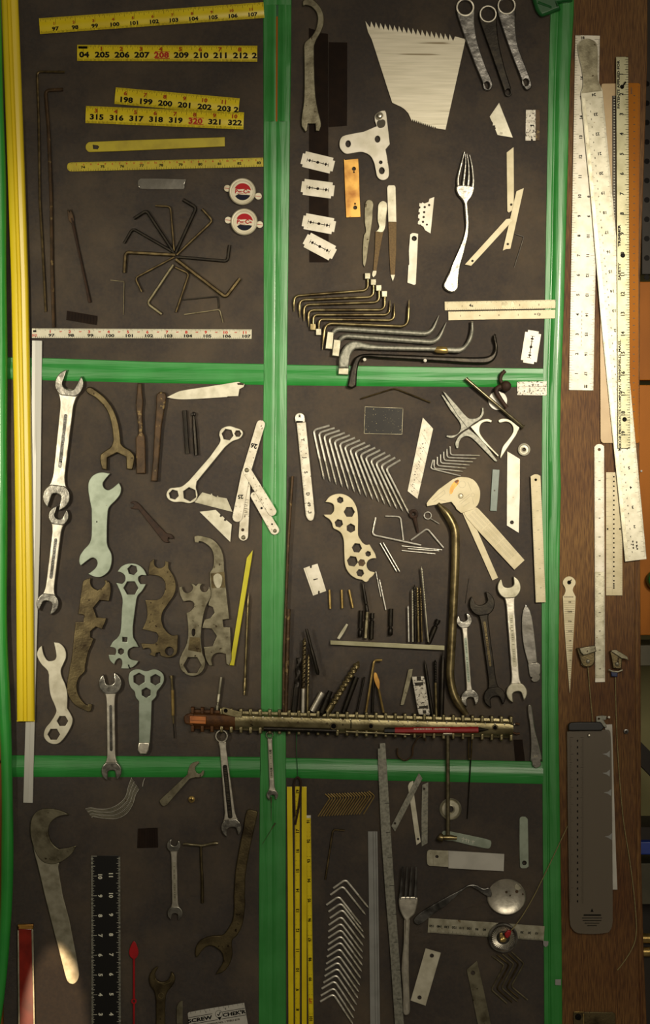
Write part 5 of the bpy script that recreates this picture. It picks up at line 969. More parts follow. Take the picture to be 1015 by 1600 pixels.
g = G().tube([z1('D6', 768, 490) + (10,), z1('D6', 806, 675) + (10,)], 1.9, 'brass', 8)
T('small_spatula', 'tiny brass spatula with a leaf-shaped blade, standing in the bar', 'spatula', g, [('leaf_blade', G().poly(Z('D6', '~740,358 ~765,400 ~777,440 774,495 764,495 ~738,440 ~728,395'), 9, 11, 'gold_plate', .6))])
plate('flat_cutter', 'dark narrow flat blade leaning above the bar beside the tin clip', 'blade', Z('D7', '238,418 285,412 ~270,500 197,765 ~175,775 158,768'), 3, 5, 'aged_steel', .6)
g = G().poly(Z('D7', '272,490 390,484 402,520 452,850 445,868 340,862 330,820'), 6, 16, 'speckled', 1.2)
g.poly(Z('D7', '300,548 380,540 386,572 305,580'), 16, 16.4, 'iron_black', .1).poly(Z('D7', '340,780 430,772 432,798 345,805'), 16, 16.4, 'iron_black', .1).poly(Z('D7', '320,486 360,484 366,525 322,530'), 16, 16.5, 'iron_black', .1).poly(Z('D7', '378,820 412,818 416,850 382,852'), 16, 16.5, 'iron_black', .1)
T('tin_clip', 'speckled folded tin clip standing on the bar', 'clip', g)
pin('dark pointed punch leaning behind the tin clip', 'D7', (398, 322), (478, 880), 3.0, 'iron_black', 7, 'punch', 'punch', prof=[(0, .1), (.08, .6), (.2, .8), (1, 1)])
dr('small dark drill bit with a brassy shank, between the two punches', 'D7', (503, 325), (516, 885), 2.5, 'iron_black', 9, .8, t1=.4, m2='bronze_light')
pin('black pencil-like punch with a shiny tip beside the bronze pipe', 'D7', (582, 238), (565, 880), 4.1, 'iron_black', 10, 'punch', 'punch', prof=[(0, .15), (.1, .55), (.16, .9), (1, 1)])
# things hanging from the bar
wrench('ring_wrench', 'large chrome combination wrench hanging by its ring from the bar', 'E5', (655, 415, 62, 80, 68, 2, 32), (None, None, 42.5, None, 0, 0, 22, z1('C6', 553, 528)), panel=(.12, .66, 15), h=4, pm='iron_black', ring=True, marks=[('1/4', .27, 5, 0), ('1/4', .55, 5, 0)], m='chrome')
wrench('ring_wrench', 'small chrome combination wrench hanging on the green strip', 'C6', (874, 900, 35, 86, 34, 2, 17), (857, 522, 25, None, 0, 0, 15), panel=(.3, .75, 9), h=4, ring=True, marks=[('1/4', .42, 3.5, 0), ('1/8', .72, 3.5, 0)], m='chrome', pm='steel')
plate('flat_spanner', 'small plain flat spanner slanting across the lower green seam', 'spanner', Z('C6', '~159,940 170,925 335,772 ~343,735 ~362,702 405,687 411,700 ~388,722 ~385,742 ~398,762 ~418,764 432,745 443,748 ~436,778 ~415,790 385,790 350,800 205,966 ~180,972'), 4, 6.6, 'aged_steel', .7)
T('brass_screw', 'brass cross-head screw in the board under the plain flat spanner', 'screw', G().rot(*z1('C6', 363, 928), [(3, 0), (3.2, 6), (5.3, 8), (5.1, 9.2), (3, 10.4), (0, 10.8)], 'brass', 24).line(z1('C6', 352, 925), z1('C6', 374, 932), 1.1, 10.9, 'hole_dark').line(z1('C6', 366, 917), z1('C6', 360, 940), 1.1, 10.92, 'hole_dark'))
rod('s_hook', 'dark curled wire S-hook hanging from the bar beside the T hammer', 'hook', Z('F1', '290,70 292,48 265,38 240,55 210,110 215,160 165,195 118,160 120,112'), 1.3, 'rusty', 8, 9, 8)
g = G().tube(resample([z1('F1', 426, 30) + (16,), z1('F1', 428, 640) + (14,)], 4), 3.1, 'key_tan', 12)
g.tube([z1('F1', 398, 24) + (18,), z1('F1', 452, 22) + (18,)], 3.4, 'steel', 12)
hh = G().tube([z1('F1', 368, 650) + (13,), z1('F1', 375, 655) + (13,), z1('F1', 395, 660) + (13,), z1('F1', 400, 657) + (13,), z1('F1', 440, 657) + (13,), z1('F1', 482, 660) + (13,)], [5.6, 6.6, 6.4, 3.8, 4.0, 3.0], 'bronze_light', 16)
T('small_hammer', 'slim tan metal hammer hanging head down from the bar', 'hammer', g, [('head', hh)])
T('round_washer', 'grooved round silver washer behind the hammer shaft', 'washer', G().rot(*z1('F1', 443, 485), [(17, 1.5), (17.2, 3.6), (16, 4.6), (15, 4), (14, 3.2), (13.2, 4.2), (7, 4.4), (6.6, 3.4), (5.6, 3.6), (4.6, 4.4), (4.2, 1.5)], 'steel', 40))
g = G().tube(resample(fillet(D3(Z('F1', '578,32 562,25 553,60 552,175 560,184 568,175 572,60 570,32'), 9), 3), 40), 1.3, 'key_bronze', 8); g.tube([z1('F1', 566, 185) + (8,), z1('F1', 546, 545) + (4,)], [1.1, .8], 'iron_black', 8)
T('split_pin', 'long thin split pin hanging below the bar, its leg reaching past the washer', 'pin', g)
for a, b, lb in (((155, 300), (154, 475), 'thin dark needle hanging under the small combination wrench'), ((185, 488), (92, 640), 'thin needle stuck slanting in the green strip below the small wrench')):
    pin(lb, 'E8', a, b, .7, 'key_tan', 5, 'needle', 'needle', n=6, prof=[(0, 1.6), (.2, 1.4), (.3, .6), (1, .3)])

# ---------------------------------------------------------------- bottom fields
arc_r = None
for i in range(10):
    t = i / 9; s = [(835 + 46 * t, 102 + 72 * t), (812 + 46 * t, 160 + 48 * t), (800 + 45 * t, 225 + 40 * t), (745 + 62 * t, 278 + 52 * t), (680 + 62 * t, 303 + 62 * t), (610 + 30 * t, 300 + 58 * t), (575 + 10 * t, 290 + 56 * t), (542 + 40 * t, 300 + 56 * t)]
    g = G().tube(resample(fillet([z1('E4', *q) + (3 + (i % 2) * .4,) for q in s], 12), 36), .52, 'wire' if i % 3 == 0 else 'steel', 6)
    T('curved_strip', ORD(i, 10) + 'thin curved metal strip of the fanned bundle, counted from its inner side', 'metal strip', g, group='fanned bundle of thin curved strips')
rod('bent_wire', 'tiny twisted wire end beside the fanned bundle of strips', 'wire', Z('E4', '918,105 908,128 903,158'), .6, 'wire', 3, 1, 6)
hd = G().poly(Z('E4', '~193,430 ~206,352 ~250,307 ~320,298 ~390,312 441,337 ~395,342 ~355,357 ~318,395 ~308,445 ~322,500 ~350,535 378,554 435,545 488,530 ~455,585 ~410,622 ~375,640 ~330,650 ~275,635 ~235,590 ~205,510'), 4, 9, 'aged_steel', 1)
g = G().poly(Z('E4', '~212,540 ~235,560 ~300,640 ~372,640 ~370,670 400,853', 'E6', '500,260 569,620 ~572,665 ~555,708 ~525,727 ~490,712 ~472,675 410,430', 'E4', '285,853 240,660'), 3, 7.5, 'steel', 1)
T('large_hook_wrench', 'large flat single-jaw wrench with a grey head and long pale handle', 'wrench', g, [('jaw_head', hd, [], 'grey oval jaw head')])
# black ruler
r = Ruler((187.8, 1337), (188.8, 1640), 45.6, 2, 1.6, 'black_plastic')
r.ticks(0, 1, -3.5, 30.9 / 16, 170, [(16, 7), (8, 6), (4, 5), (2, 4), (1, 2.8)], 'print_white', .5).ticks(45.6, -1, 0.7, 30.9 / 16, 170, [(16, 9), (8, 6.5), (4, 5), (2, 4), (1, 2.8)], 'print_white', .5)
for i in range(10): r.num(11 - i, 30.2 + i * 31.0, 14.6, 6, 0, 'print_white', 1.05).num(10 - i, 32 + i * 30.8, 31.4, 6, 0, 'print_white', 1.05) if 10 - i > 0 else None
T('black_ruler', 'wide black ruler with white markings standing at the bottom', 'ruler', r.g)
g = G().poly(Z('E6', '~965,418 ~980,435 ~998,490 ~992,525 ~975,545 ~965,548 ~955,545 ~936,525 ~930,490 ~950,435'), 3, 5, 'red_paint', .8)
g.tube([z1('E6', 965, 540) + (4,), z1('E6', 965, 835) + (4,)], 1.7, 'red_paint', 8).rot(*z1('E6', 965, 850), [(4.3, 3), (4.3, 5), (2, 5), (2, 3)], 'red_paint', 20).tube([z1('E6', 965, 866) + (4,), (209.1, 1630, 4)], 1.6, 'red_paint', 8)
T('red_pointer', 'slim red spade-shaped pointer beside the black ruler', 'pointer', g)
g = G().poly(Z('P', '29,1451 51,1451 53.5,1640 31,1640'), 2, 8, 'red_brown', 1.2)
sr = G().poly(Z('P', '27.5,1453 29.6,1453 32.3,1640 29.2,1640'), 2, 9, 'steel', .6).poly(Z('P', '49.4,1451 52.2,1452 56,1640 53,1640'), 2, 9, 'steel', .6)
T('level_bar', 'glossy red-brown bar edged with silver rails, lowest by the green tube', 'bar', g, [('side_rails', sr), ('end_cap', G().poly(Z('E6', '130,297 242,294 240,325 225,330 135,328 130,322'), 2, 9.6, 'gold_plate', 1))])
wrench('open_end_wrench', 'small chrome open-end wrench beside the T-shaped bronze handle', 'E5', (290, 532, 42, -78, 42, 2, 19), (z1('E7', 432, 213)[0] * 4.06 - 812, (z1('E7', 432, 213)[1] - 1190) * 4.06, 46, 95, 42, 0, 19), panel=(.26, .8, 9), pm='steel')
g = G().tube(D3(Z('E5', '347,525 370,522 400,527 440,530 462,534 490,530 530,520 555,517 570,518'), 5), [1.6, 2.6, 2.3, 2.2, 2.6, 2.2, 2.5, 3.0, 2.4], 'key_tan', 10)
g.tube(resample(fillet(D3(Z('E5', '462,535 463,620 470,730', 'E7', '628,60 628,142'), 5), 5), 20), lambda t: 2.0 + .5 * t, 'bronze', 10)
T('t_key', 'small bronze T-handled key hanging point down', 'handle', g)
plate('fork_spanner', 'long curved bronze spanner ending in a wide open jaw', 'spanner', Z('E5', '~752,312 772,302 815,313 823,325 795,450 ~765,590 ~745,720 740,853', 'E7', '~936,150 ~918,290 ~880,370 ~845,405 ~840,440 ~845,510 ~825,580 ~780,635 722,656 ~745,618 ~775,570 ~778,530 ~765,495 ~735,468 ~700,450 ~660,453 ~625,485 ~600,520 582,532 575,505 ~585,450 ~620,405 ~700,376 ~770,372 ~800,345 ~842,270 ~855,190', 'E5', '670,853 ~680,700 ~705,550 ~730,420'), 3, 8, 'bronze', 1.4)
g = G().poly(Z('E4', '875,425 1000,420 1002,545 870,548'), .4, 1.6, 'magnet', .2)
for i in range(12): g.line(z1('E4', 880 + i * 10.5, 428), z1('E4', 878 + i * 10.5, 543), .35, 1.75, 'rust_dark')
T('ribbed_patch', 'faint dark ribbed square patch by the fanned strips', 'patch', g)
g = G().poly(Z('E7', '~244,680 ~258,638 ~280,612 305,598 311,606 ~288,655 ~300,692 ~330,708 ~370,702 ~393,675 405,635 412,640 ~430,670 ~428,710 ~405,748 ~372,790 ~362,850 358,1150 292,1150 ~293,850 ~280,780 ~250,730'), 3, 8, 'bronze', 1.8)
ipn = G().rot(*z1('E7', 332, 808), [(4.6, 7.9), (4.6, 8.6), (3.6, 8.6), (3.6, 7.9)], 'bronze_light', 20)
ipn.tube(D3(Z('E7', '282,655 283,690 310,715 355,728 395,712 412,680'), 8), 1.0, 'bronze_light', 6)
T('open_end_wrench', 'bronze open-end wrench cut off at the bottom beside the printed card', 'wrench', g, [('raised_line', ipn)])
plate('knife_tip', 'grey rounded blade tip rising at the bottom beside the bronze wrench', 'blade', Z('E7', '~442,900 ~458,862 ~475,848 485,848 490,1150 448,1150'), 3, 5, 'aged_steel', .6)
# printed card
A = Vector(z1('E7', 520, 932)); Bq = Vector(z1('E7', 929, 862)); r = Ruler(A, Bq, 60, 2, .8, 'white_card', outline=[(3, 0, True), (89.9, 0), (90, 60), (-1, 60), (0, 3, True)])
r.ticks(0, 1, 5, 3.72 * 2, 12, [(2, 3.4), (1, 2.6)], 'ink', .45).num('1', 28.5, 4, 2.8).num('2', 59.5, 4, 2.8).num('SCREW', 17.6, 13.6, 5.6, 0, 'ink', 1.42).num("CHEK'R", 71.5, 13.4, 5.6, 0, 'ink', 1.33)
r.g.line(r.P(.5, 8.3), r.P(38, 8.3), .9, 2.95, 'ink'); r.g.line(r.P(54, 8.3), r.P(89.6, 8.3), .9, 2.95, 'ink'); r.g.line(r.P(.6, 19), r.P(45, 19), .9, 2.95, 'ink'); r.g.line(r.P(51, 19), r.P(89.6, 19), .9, 2.95, 'ink')
r.g.rot(*r.P(48, 10.6), [(5.9, 2.8), (5.9, 3), (5.3, 3), (5.3, 2.8)], 'ink', 22); r.g.face([r.P(44.6, 15.2), r.P(51.4, 15.2), r.P(48, 21)], 3, 'ink'); r.g.line(r.P(45.6, 10.6), r.P(47.4, 13), 1.6, 3.05, 'ink'); r.g.line(r.P(47.2, 13.2), r.P(51, 7.6), 1.4, 3.05, 'ink')
r.num('SCREWS NO. 1 THRU 6/18', 53, 23.8, 2.8, 0, 'ink_soft', 1.1)
T('printed_card', 'white printed card at the bottom edge with a check-mark emblem', 'card', r.g)
# yellow strips and tapes at the bottom centre
plate('yellow_strip', 'plain yellow strip nearest the green seam', 'strip', Z('P', '448,1229.4 456.1,1229.4 458,1420 458.6,1640 450.6,1640 449.4,1400'), 2, 4, 'tape_yellow', .5)
plate('yellow_strip', 'plain yellow strip between the two numbered yellow tapes', 'strip', Z('P', '470.9,1229.2 478.8,1229.2 479,1640 471.2,1640'), 2, 4, 'tape_yellow', .5)
r = Ruler((468.2, 1229), (468.3, 1640), 8, 2, .8, 'tape_yellow'); r.ticks(8, -1, 8, 1.92, 210, [(16, 3.4), (8, 3), (4, 2.4), (1, 1.7)], 'ink', .4).ticks(0, 1, 8, 1.92, 210, [(4, 1.2), (1, .8)], 'ink', .4)
for i, t in enumerate(('19', '18', '17', '16', '15', '14', '13', '12', '11', '10', '9', '8')): r.num(t, 70 + (i - 2) * 30.9 + (.4 if i > 5 else 0), 3.6, 4.6, 180, 'ink', 1.0)
T('tape_measure_piece', 'thin yellow tape numbered down from 19, hanging behind the wire loop', 'tape measure', r.g)
r = Ruler((485.3, 1274), (490.4, 1640), 8.2, 2, .8, 'tape_yellow'); r.ticks(8.2, -1, 3, 1.92, 190, [(16, 3), (4, 2.2), (1, 1.6)], 'ink', .4).ticks(0, 1, 3, 1.92, 190, [(16, 3), (4, 2.2), (1, 1.4)], 'ink', .4)
for i in range(12): r.num(91 + i if i != 9 else '1FT', 9.5 + i * 30.8 + (3 if i == 9 else 0), 4.2, 4.4, 180, 'ink_red' if i == 9 else 'ink', .95)
r.box(0, 0, 4.2, 8.2, 'print_white')
T('tape_measure_piece', 'thin yellow tape numbered from 91, furthest from the green seam', 'tape measure', r.g)
g = G().tube(resample(fillet(D3(Z('E8', '328,500 352,380 368,250 368,180 345,152 322,180 318,260 324,440'), 8), 6), 50), 1.7, 'rust_dark', 8)
T('wire_loop', 'dark bent wire loop hanging on a string over the yellow tape', 'wire loop', g)
rod('hanging_string', 'thin green string running from the bar down to the wire loop', 'string', Z('E8', '338,-170 336,-40 346,155'), .6, 'green_dark', 7, 3, 6)
b0 = z1('E8', 578, 310); b1 = z1('E8', 878, 297)
place_hooks('gold_hex_key', 'level row of small gold hex keys', 16, b0, b1, -139, -137, 34, 10.2, -98, 1.0, 'hex key', m='brass', thr=0, rad=2.5, order='small gold hex key along the level row from the yellow tapes')
rod('gold_hex_key', 'slightly larger gold hex key standing apart at the far end of the level row', 'hex key', Z('E8', '856,258 900,294 820,425'), .95, 'brass', 3, 3, 8, group='level row of small gold hex keys')
rod('hex_key', 'bronze hex key with its short arm level, under the row of gold keys', 'hex key', Z('E8', '685,543 600,535 545,895'), 1.6, 'key_bronze', 3, 5, 6)
T('grey_channel', 'straight light grey plastic channel beside the nested hooks at the bottom', 'plastic strip', chan([((574.3, 1299), (589.5, 1299)), ((575.6, 1400), (591, 1400)), ((578.4, 1640), (594, 1640))], [(0, .5), (.02, 3), (.3, 3.2), (.5, 3), (.52, 2.2), (.58, 3), (.75, 3.1), (.8, 2.2), (.84, 3), (.98, 3), (1, .5)], 'plastic_grey'))
pts = Z('F1', '12,86 45,84 60,300 80,640 103,1000', 'F3', '88,470 120,937 124,1060 70,1060 65,937 34,470', 'F1', '46,1000 20,640 2,230 0,118 12,118')
g = G().poly([(q[0], q[1]) for q in pts], 7, 8.6, 'galvanised', .3)
for x, y, rg in ((68, 450, 'F1'), (76, 626, 'F1'), (86, 782, 'F1'), (98, 950, 'F1'), (60, 92, 'F3'), (76, 267, 'F3'), (84, 436, 'F3'), (98, 606, 'F3'), (104, 782, 'F3')): a = z1(rg, x - 27, y + 1); b = z1(rg, x, y); g.line(a, b, .7, 8.8, 'ink')
T('galvanised_strip', 'long crusty galvanised measuring strip crossing the lower green seam', 'ruler', g)
SB = [(660, 18), (640, 64), (613, 134), (628, 181), (638, 226), (630, 274), (628, 320), (628, 364), (628, 408), (625, 450), (620, 496), (615, 544), (608, 588), (605, 631), (597, 676), (585, 718), (580, 766), (576, 808)]
place_hooks('threaded_hook', 'stacked column of eighteen threaded hooks', 18, lambda i: z1('F2', *SB[i]), None, 144, 150, 57, 23.5, -93, 1.8, 'hook', m='wire', thr=.45, rad=6, order='threaded hook from the top of the stacked column of eighteen')
# bottom right field
for s, hl_, lb, h0, st in (('183,345 ~195,322 215,312 222,400 262,685 235,705', (245, 667), 'snap-off blade under the slanting one, its foot lowest to the middle', 2, 0), ('250,265 272,298 105,622 82,588', (104, 572), 'grey snap-off blade slanting across another near the lower green seam', 3.1, 1), ('270,338 307,322 305,540 303,692 267,713 265,540', (282, 362), 'upright striped snap-off blade beside the crossed pair', 2, 1)):
    g = G().poly([Z('F1', s), circ(*z1('F1', *hl_), 1.9, 12)], h0, h0 + 1, 'galvanised' if st else 'steel_pale', .2)
    if st:
        q = Z('F1', s)
        for i in range(1, 13): t = .14 + .74 * i / 13; a = (q[1][0] + (q[-2][0] - q[1][0]) * t, q[1][1] + (q[-2][1] - q[1][1]) * t) if len(q) == 4 else (q[1][0] - .6, q[1][1] + 94 * t); b = (q[0][0] + (q[-1][0] - q[0][0]) * t, q[0][1] + (q[-1][1] - q[0][1]) * t) if len(q) == 4 else (q[0][0] - .4, q[0][1] + 96 * t); g.line(a, b, .5, h0 + 1.12, 'ink_grey')
    T('snap_off_blade', lb, 'blade', g, group='snap-off blades by the galvanised strip')
g = G().poly(Z('F1', '~395,622 440,620 560,645 ~685,675 ~692,695 ~682,722 ~665,726 560,705 ~470,682 ~400,668'), 2, 3.4, 'zinc', .4)
for i, (a, b) in enumerate(((510, 532), (530, 552), (550, 558), (572, 590))): g.line(z1('F1', a, 664 + i * 5), z1('F1', b, 668 + i * 5), .8, 3.6, 'print_white'); g.line(z1('F1', (a + b) / 2, 658 + i * 6), z1('F1', (a + b) / 2 - 3, 682 + i * 4), .8, 3.6, 'print_white')
T('metal_tab', 'grey-blue engraved metal tab under the hammer head', 'metal tab', g)
w_ = G().poly(Z('F1', '430,738 770,758 767,863 430,845'), 2, 6, 'white_card', .5)
g = G().poly([Z('F1', '~300,745 ~315,733 340,735 432,738 432,840 340,832 ~312,830 ~300,815'), circ(*z1('F1', 360, 775), 2.3, 14)], 2, 5, 'steel', .5); g.line(z1('F1', 338, 736), z1('F1', 338, 831), 1, 5.15, 'ink_grey')
T('glass_scraper', 'small scraper with a grey metal head and white rectangular body', 'scraper', w_, [('metal_head', g)])
plate('metal_tab', 'stamped pale metal tab hanging upright with a hole near its foot', 'metal tab', [Z('F1', '~863,548 ~868,535 880,530 900,531 915,546 918,700 920,835 905,846 ~878,846 ~866,835'), circ(*z1('F1', 893, 812), 2.4, 14)], 2, 3.6, 'zinc', .5, extra=lambda g: g.rot(*z1('F1', 893, 812), [(3.6, 3.6), (3.6, 3.9), (2.4, 3.9), (2.4, 2.2)], 'ink', 16))
# lower fork
g = G().poly(Z('F3', '~90,170 ~110,160 190,160 ~205,170 ~200,215 ~185,265 ~158,292 152,310 ~150,500 ~152,700 158,845 ~150,875 ~125,880 115,860 ~112,700 ~105,600 ~118,440 ~128,310 ~115,285 ~95,240'), 10, 14, 'chrome', 2, 3)
for x0, x1 in ((104, 154), (130, 181), (156, 209), (190, 236)):
    a = z1('F3', x0 - 5 if x0 < 120 else x0, 178) + (12,); b = z1('F1', x1 - 2, 836) + (15,); g.tube(resample([a, b], 10), lambda t: 2.5 * (1.05 - .5 * t), 'chrome_dark', 8, flat=.8)
rg = G().tube(resample(D3(Z('F3', '125,300 122,450 115,640 128,850'), 14), 10), .8, 'chrome', 6).tube(resample(D3(Z('F3', '152,300 146,450 146,640 150,850'), 14), 10), .8, 'chrome', 6)
T('fork', 'silver table fork hanging tines up with its handle over the galvanised strip', 'fork', g, [('handle_ridge', rg)])
g = G().rot(*z1('F3', 745, 163), [(29, 3), (29.3, 5), (28, 6.4), (25, 5), (16, 3.6), (0, 3.2)], 'chrome', 44)
for q in range(len(g.v)):
    x, y, h = g.v[q]; cx, cy = z1('F3', 745, 163); g.v[q] = (cx + (x - cx) * 1.03, cy + (y - cy) * .96, h)
g.poly(Z('F3', '~640,105 ~652,160 ~615,150 ~560,115 ~520,98 ~460,140 ~380,210 ~300,265 ~235,318 ~205,330 ~182,312 ~188,285 ~250,235 ~380,160 ~470,112 ~515,86 ~560,86 ~605,108'), 4, 8, 'chrome_dark', 1.6, 3)
for i, (x, y, r_) in enumerate(((745, 133, 2), (808, 130, 2.6), (768, 155, 1.2), (845, 145, 1.6), (815, 100, 5.5))): g.poly(circ(*z1('F3', x, y), r_, 10), 3.6 + (1.2 if i > 2 else .4), 4.6 + (1 if i > 2 else 0), 'rusty' if i < 4 else 'steel', .1)
T('flattened_spoon', 'flattened spoon with a round stained bowl and kinked handle', 'spoon', g)
r = Ruler(z1('F3', 270, 290), z1('F3', 978, 340), 23, 2, 1.2, 'steel')
r.ticks(23, -1, 4, 1.165, 152, [(10, 5), (5, 3.8), (1, 2.4)], 'ink', .35).ticks(0, 1, 4, 1.165 * 2, 76, [(5, 3), (1, 1.6)], 'ink_grey', .35)
for i in range(15): r.num(150 - 10 * i, 6 + i * 11.75, 12, 3.6, 180, 'ink', 1)
T('millimetre_ruler', 'steel millimetre ruler lying level with its numbers upside down', 'ruler', r.g)
cx, cy = z1('F3', 725, 411)
g = G().rot(cx, cy, [(22.5, 3), (23.2, 8), (22.6, 13), (20.6, 14), (19.6, 12.4), (17, 11)], 'chrome_dark', 40)
kn = G()
for i in range(36):
    a = i * math.pi / 18; a2 = a + .32; p0 = (cx + 10.5 * math.cos(a), cy + 10.5 * math.sin(a), 10.8); p1 = (cx + 17.4 * math.cos(a2), cy + 17.4 * math.sin(a2), 11.3); kn.tube([p0, p1], .85, 'chrome', 5)
kn.rot(cx, cy, [(18, 11), (10, 10.6), (8.4, 12.4), (7.6, 12.4), (7, 10.8), (0, 10.5)], 'chrome_dark', 36)
hb = G().poly(Z('G8', '340,150 375,140 385,205 335,210'), 10.6, 14, 'brass', .8).rot(cx + .4, cy + 2.0, [(4.4, 10.6), (4.4, 13.4), (3, 14.6), (0, 14.8)], 'brass', 18)
hb.rot(cx - 2.8, cy + 3, [(2.8, 12), (2.8, 16), (0, 16.6)], 'brass', 14)
red = G().poly(Z('G8', '400,148 445,98 490,110 480,165 440,210 410,195'), 13, 19, 'red_paint', 1.5)
T('round_magnet', 'round knurled chrome disc with a brass hub, red peg and string', 'disc', g, [('knurling', kn), ('brass_hub', hb), ('red_peg', red, [], 'red peg')])
g = G().poly([Z('F3', '252,475 345,502 252,825 160,793'), circ(*z1('F3', 290, 520), 3.2, 16), circ(*z1('F3', 215, 775), 3.2, 16)], 2, 4, 'steel_pale', .4)
T('drilled_plate', 'plain pale oblong plate with a hole at each end, tilted beside the fork', 'metal plate', g)
plate('snap_off_blade', 'wide worn snap-off blade pointing up from the bottom edge', 'blade', [Z('F3', '565,552 608,735 655,960 690,1100 600,1100 575,960 502,605'), circ(*z1('F3', 540, 625), 3.4, 16)], 2, 3.2, 'aged_steel', .25)
for i, s in enumerate(('240,455 402,575 230,900 435,1080', '300,435 468,570 300,885 505,1065', '375,430 530,560 365,875 575,1055', '455,425 592,562 430,870 592,1010', '495,400 662,555 492,855 708,1035')):
    rod('zigzag_key', ORD(i, 5) + 'bronze zigzag key from the worn blade, under the knurled disc', 'key', Z('G8', s), 1.25, 'key_bronze' if i % 2 else 'key_tan', 3, 4, 8, group='zigzag keys under the disc')

# ---------------------------------------------------------------- oak board: rulers, gauges, clips
def X(y, a, b): return a[0] + (b[0] - a[0]) * (y - a[1]) / (b[1] - a[1])
# wide white 18-inch rule
r = Ruler((936.7, 56), (926.5, 610), 38.4, 1, 1.6, 'white_steel', w1=38.2)
r.ticks(0, 1, 6, 30.72 / 16, 300, [(16, 8), (8, 6), (4, 4.6), (2, 3.4), (1, 2.4)], 'ink_soft', .45).ticks(38.3, -1, 0.8, 30.72 / 8, 150, [(8, 8), (4, 5.5), (2, 4.2), (1, 3)], 'ink_soft', .45)
for n in range(1, 18):
    u = 307.4 + (10 - n) * 30.75 - 56; r.num(n, u, 27, 4.6, 180, 'ink', 1)
    if n >= 9 or n < 9: r.num(n, 369 + (n - 10) * 30.7 - 56, 12.6, 4.4, 0, 'ink', 1)
r.num(18, 4, 27.2, 4.4, -90, 'ink').num(18, 548, 12.5, 4.4, -90, 'ink')
for i in range(9): r.g.line(r.P(430 + i * 6.5, 20), r.P(433 + i * 6.5, 20), 1.0, 2.8, 'ink_grey')
T('wide_rule', 'wide white eighteen-inch rule standing next to the green edge', 'ruler', r.g)
# two-tone wooden ruler behind
cr = G().poly(Z('P', '939,134 ~940,131.6 942,131 972,130.4 972,692 942,692 ~939,690 937.6,685 937,560'), 2, 4, 'ruler_cream', .5)
orr = G().poly(Z('P', '972,130.4 ~996,130.2 ~999.4,132 999.6,136 997,430 997.5,600 998.6,686 ~997.6,691 ~994,692 972,692'), 2, 4, 'ruler_orange', .5)
for i in range(48): y = 150 + i * 11.2; orr.line((989 - i * .02, y), (991.6 - i * .02, y), 1.3, 4.2, 'ink_soft')
for i in range(5): orr.line((984.6, 138.2 + i * 2.1), (987, 138.2 + i * 2.1), 1.2, 4.2, 'ink_soft')
for i in range(260): orr.line((996.2, 136 + i * 2.1), (998.2, 136 + i * 2.1), .35, 4.2, 'ink_soft')
edge = G().poly([(955.6, 150), (961.6, 150), (961.6, 430), (956.4, 430)], 4, 4.4, 'iron_black', .1)
for i in range(60): edge.line((958, 152 + i * 4.4), (960, 152 + i * 4.4), 1.1, 4.55, 'print_white')
T('wooden_ruler', 'wide two-tone wooden ruler, cream and orange, behind the other rulers', 'ruler', cr, [('orange_side', orr, [], 'orange printed half'), ('dark_edge', edge)])
# long handled 24 inch rule
o = Z('F4', '~257,462 ~262,430 ~300,388 ~350,376 ~410,395 ~442,430 ~450,480 ~452,600 ~450,700 ~460,790 ~480,835 497,870', 'P', '1009.4,873 975.8,877 938,500 922.5,315', 'F4', '~287,905 ~302,860 ~308,790 ~298,680 ~268,545')
g = G().poly([o, Z('F4', '~362,405 ~378,412 ~375,445 ~352,460 ~330,450 ~340,425')], 5, 6.8, 'steel_pale', .5)
g.poly(Z('F4', '~362,405 ~378,412 ~375,445 ~352,460 ~330,450 ~340,425'), 2.2, 3, 'hole_dark', .1)
g.poly([(q[0], q[1]) for q in smooth(Z('F4', '~262,470 ~268,430 ~302,392 ~350,380 ~408,399 ~438,432 ~446,480 ~448,600 ~446,700 ~456,790 478,842 490,880 292,905 ~306,860 ~312,790 ~302,680 ~272,545'))], 6.6, 7.0, 'aged_steel', .1)  # darker handle skin: dim reflection at the top put into the colour
A = Vector((940.6, 141.3)); Bq = Vector((1009.4, 873)); L = (Bq - A).length; u = (Bq - A) / L; nn = Vector((-u.y, u.x)); ang = math.degrees(math.atan2(u.y, u.x))
def PP(a, b): q = A + u * a + nn * b; return (q.x, q.y)
g.poly([PP(10, 33), PP(10, 28), PP(734, 28), PP(734, 33.6)], 6.6, 7.0, 'steel', .1)
for i in range(int(720 / 1.93)):
    q = 12 + i * 1.93; ln = 8 if i % 16 == 0 else 6 if i % 8 == 0 else 4.6 if i % 4 == 0 else 3.2; g.line(PP(q, .6), PP(q, ln), .4, 7.0, 'ink_soft')
for i in range(60): q = 14 + i * 12.1; g.line(PP(q, 27.6), PP(q, 24.6), .4, 7.0, 'ink_soft'); 
for i in range(59): x, y = PP(14 + i * 12.1 + 6, 21.5); g.text(str(1 + (i % 9)), x, y, 2.4, ang + 90, 'ink_soft', 7.05)
for n in range(1, 25): x, y = PP(6.5 + (24 - n) * 30.75, 14.2); g.text(str(n), x, y, 4.4, ang + 90, 'ink', 7.05)
for i in range(3): g.line(PP(706 + i * 5, 13), PP(709 + i * 5, 13), 2.2, 7.05, 'ink_soft'); g.line(PP(704 + i * 5, 19), PP(707 + i * 5, 19), 2.2, 7.05, 'ink_soft')
T('handled_rule', 'long tapering steel rule with a bulbous shaded handle, lying over the others', 'ruler', g)
r = Ruler((981, 89.6), (984, 699.4), 19.2, 8.2, 2.4, 'trimmer', bev=.5)
r.ticks(0, 1, -3.2, 31.18 / 8, 160, [(8, 9), (4, 6.5), (2, 5), (1, 3.6)], 'ink', .8)
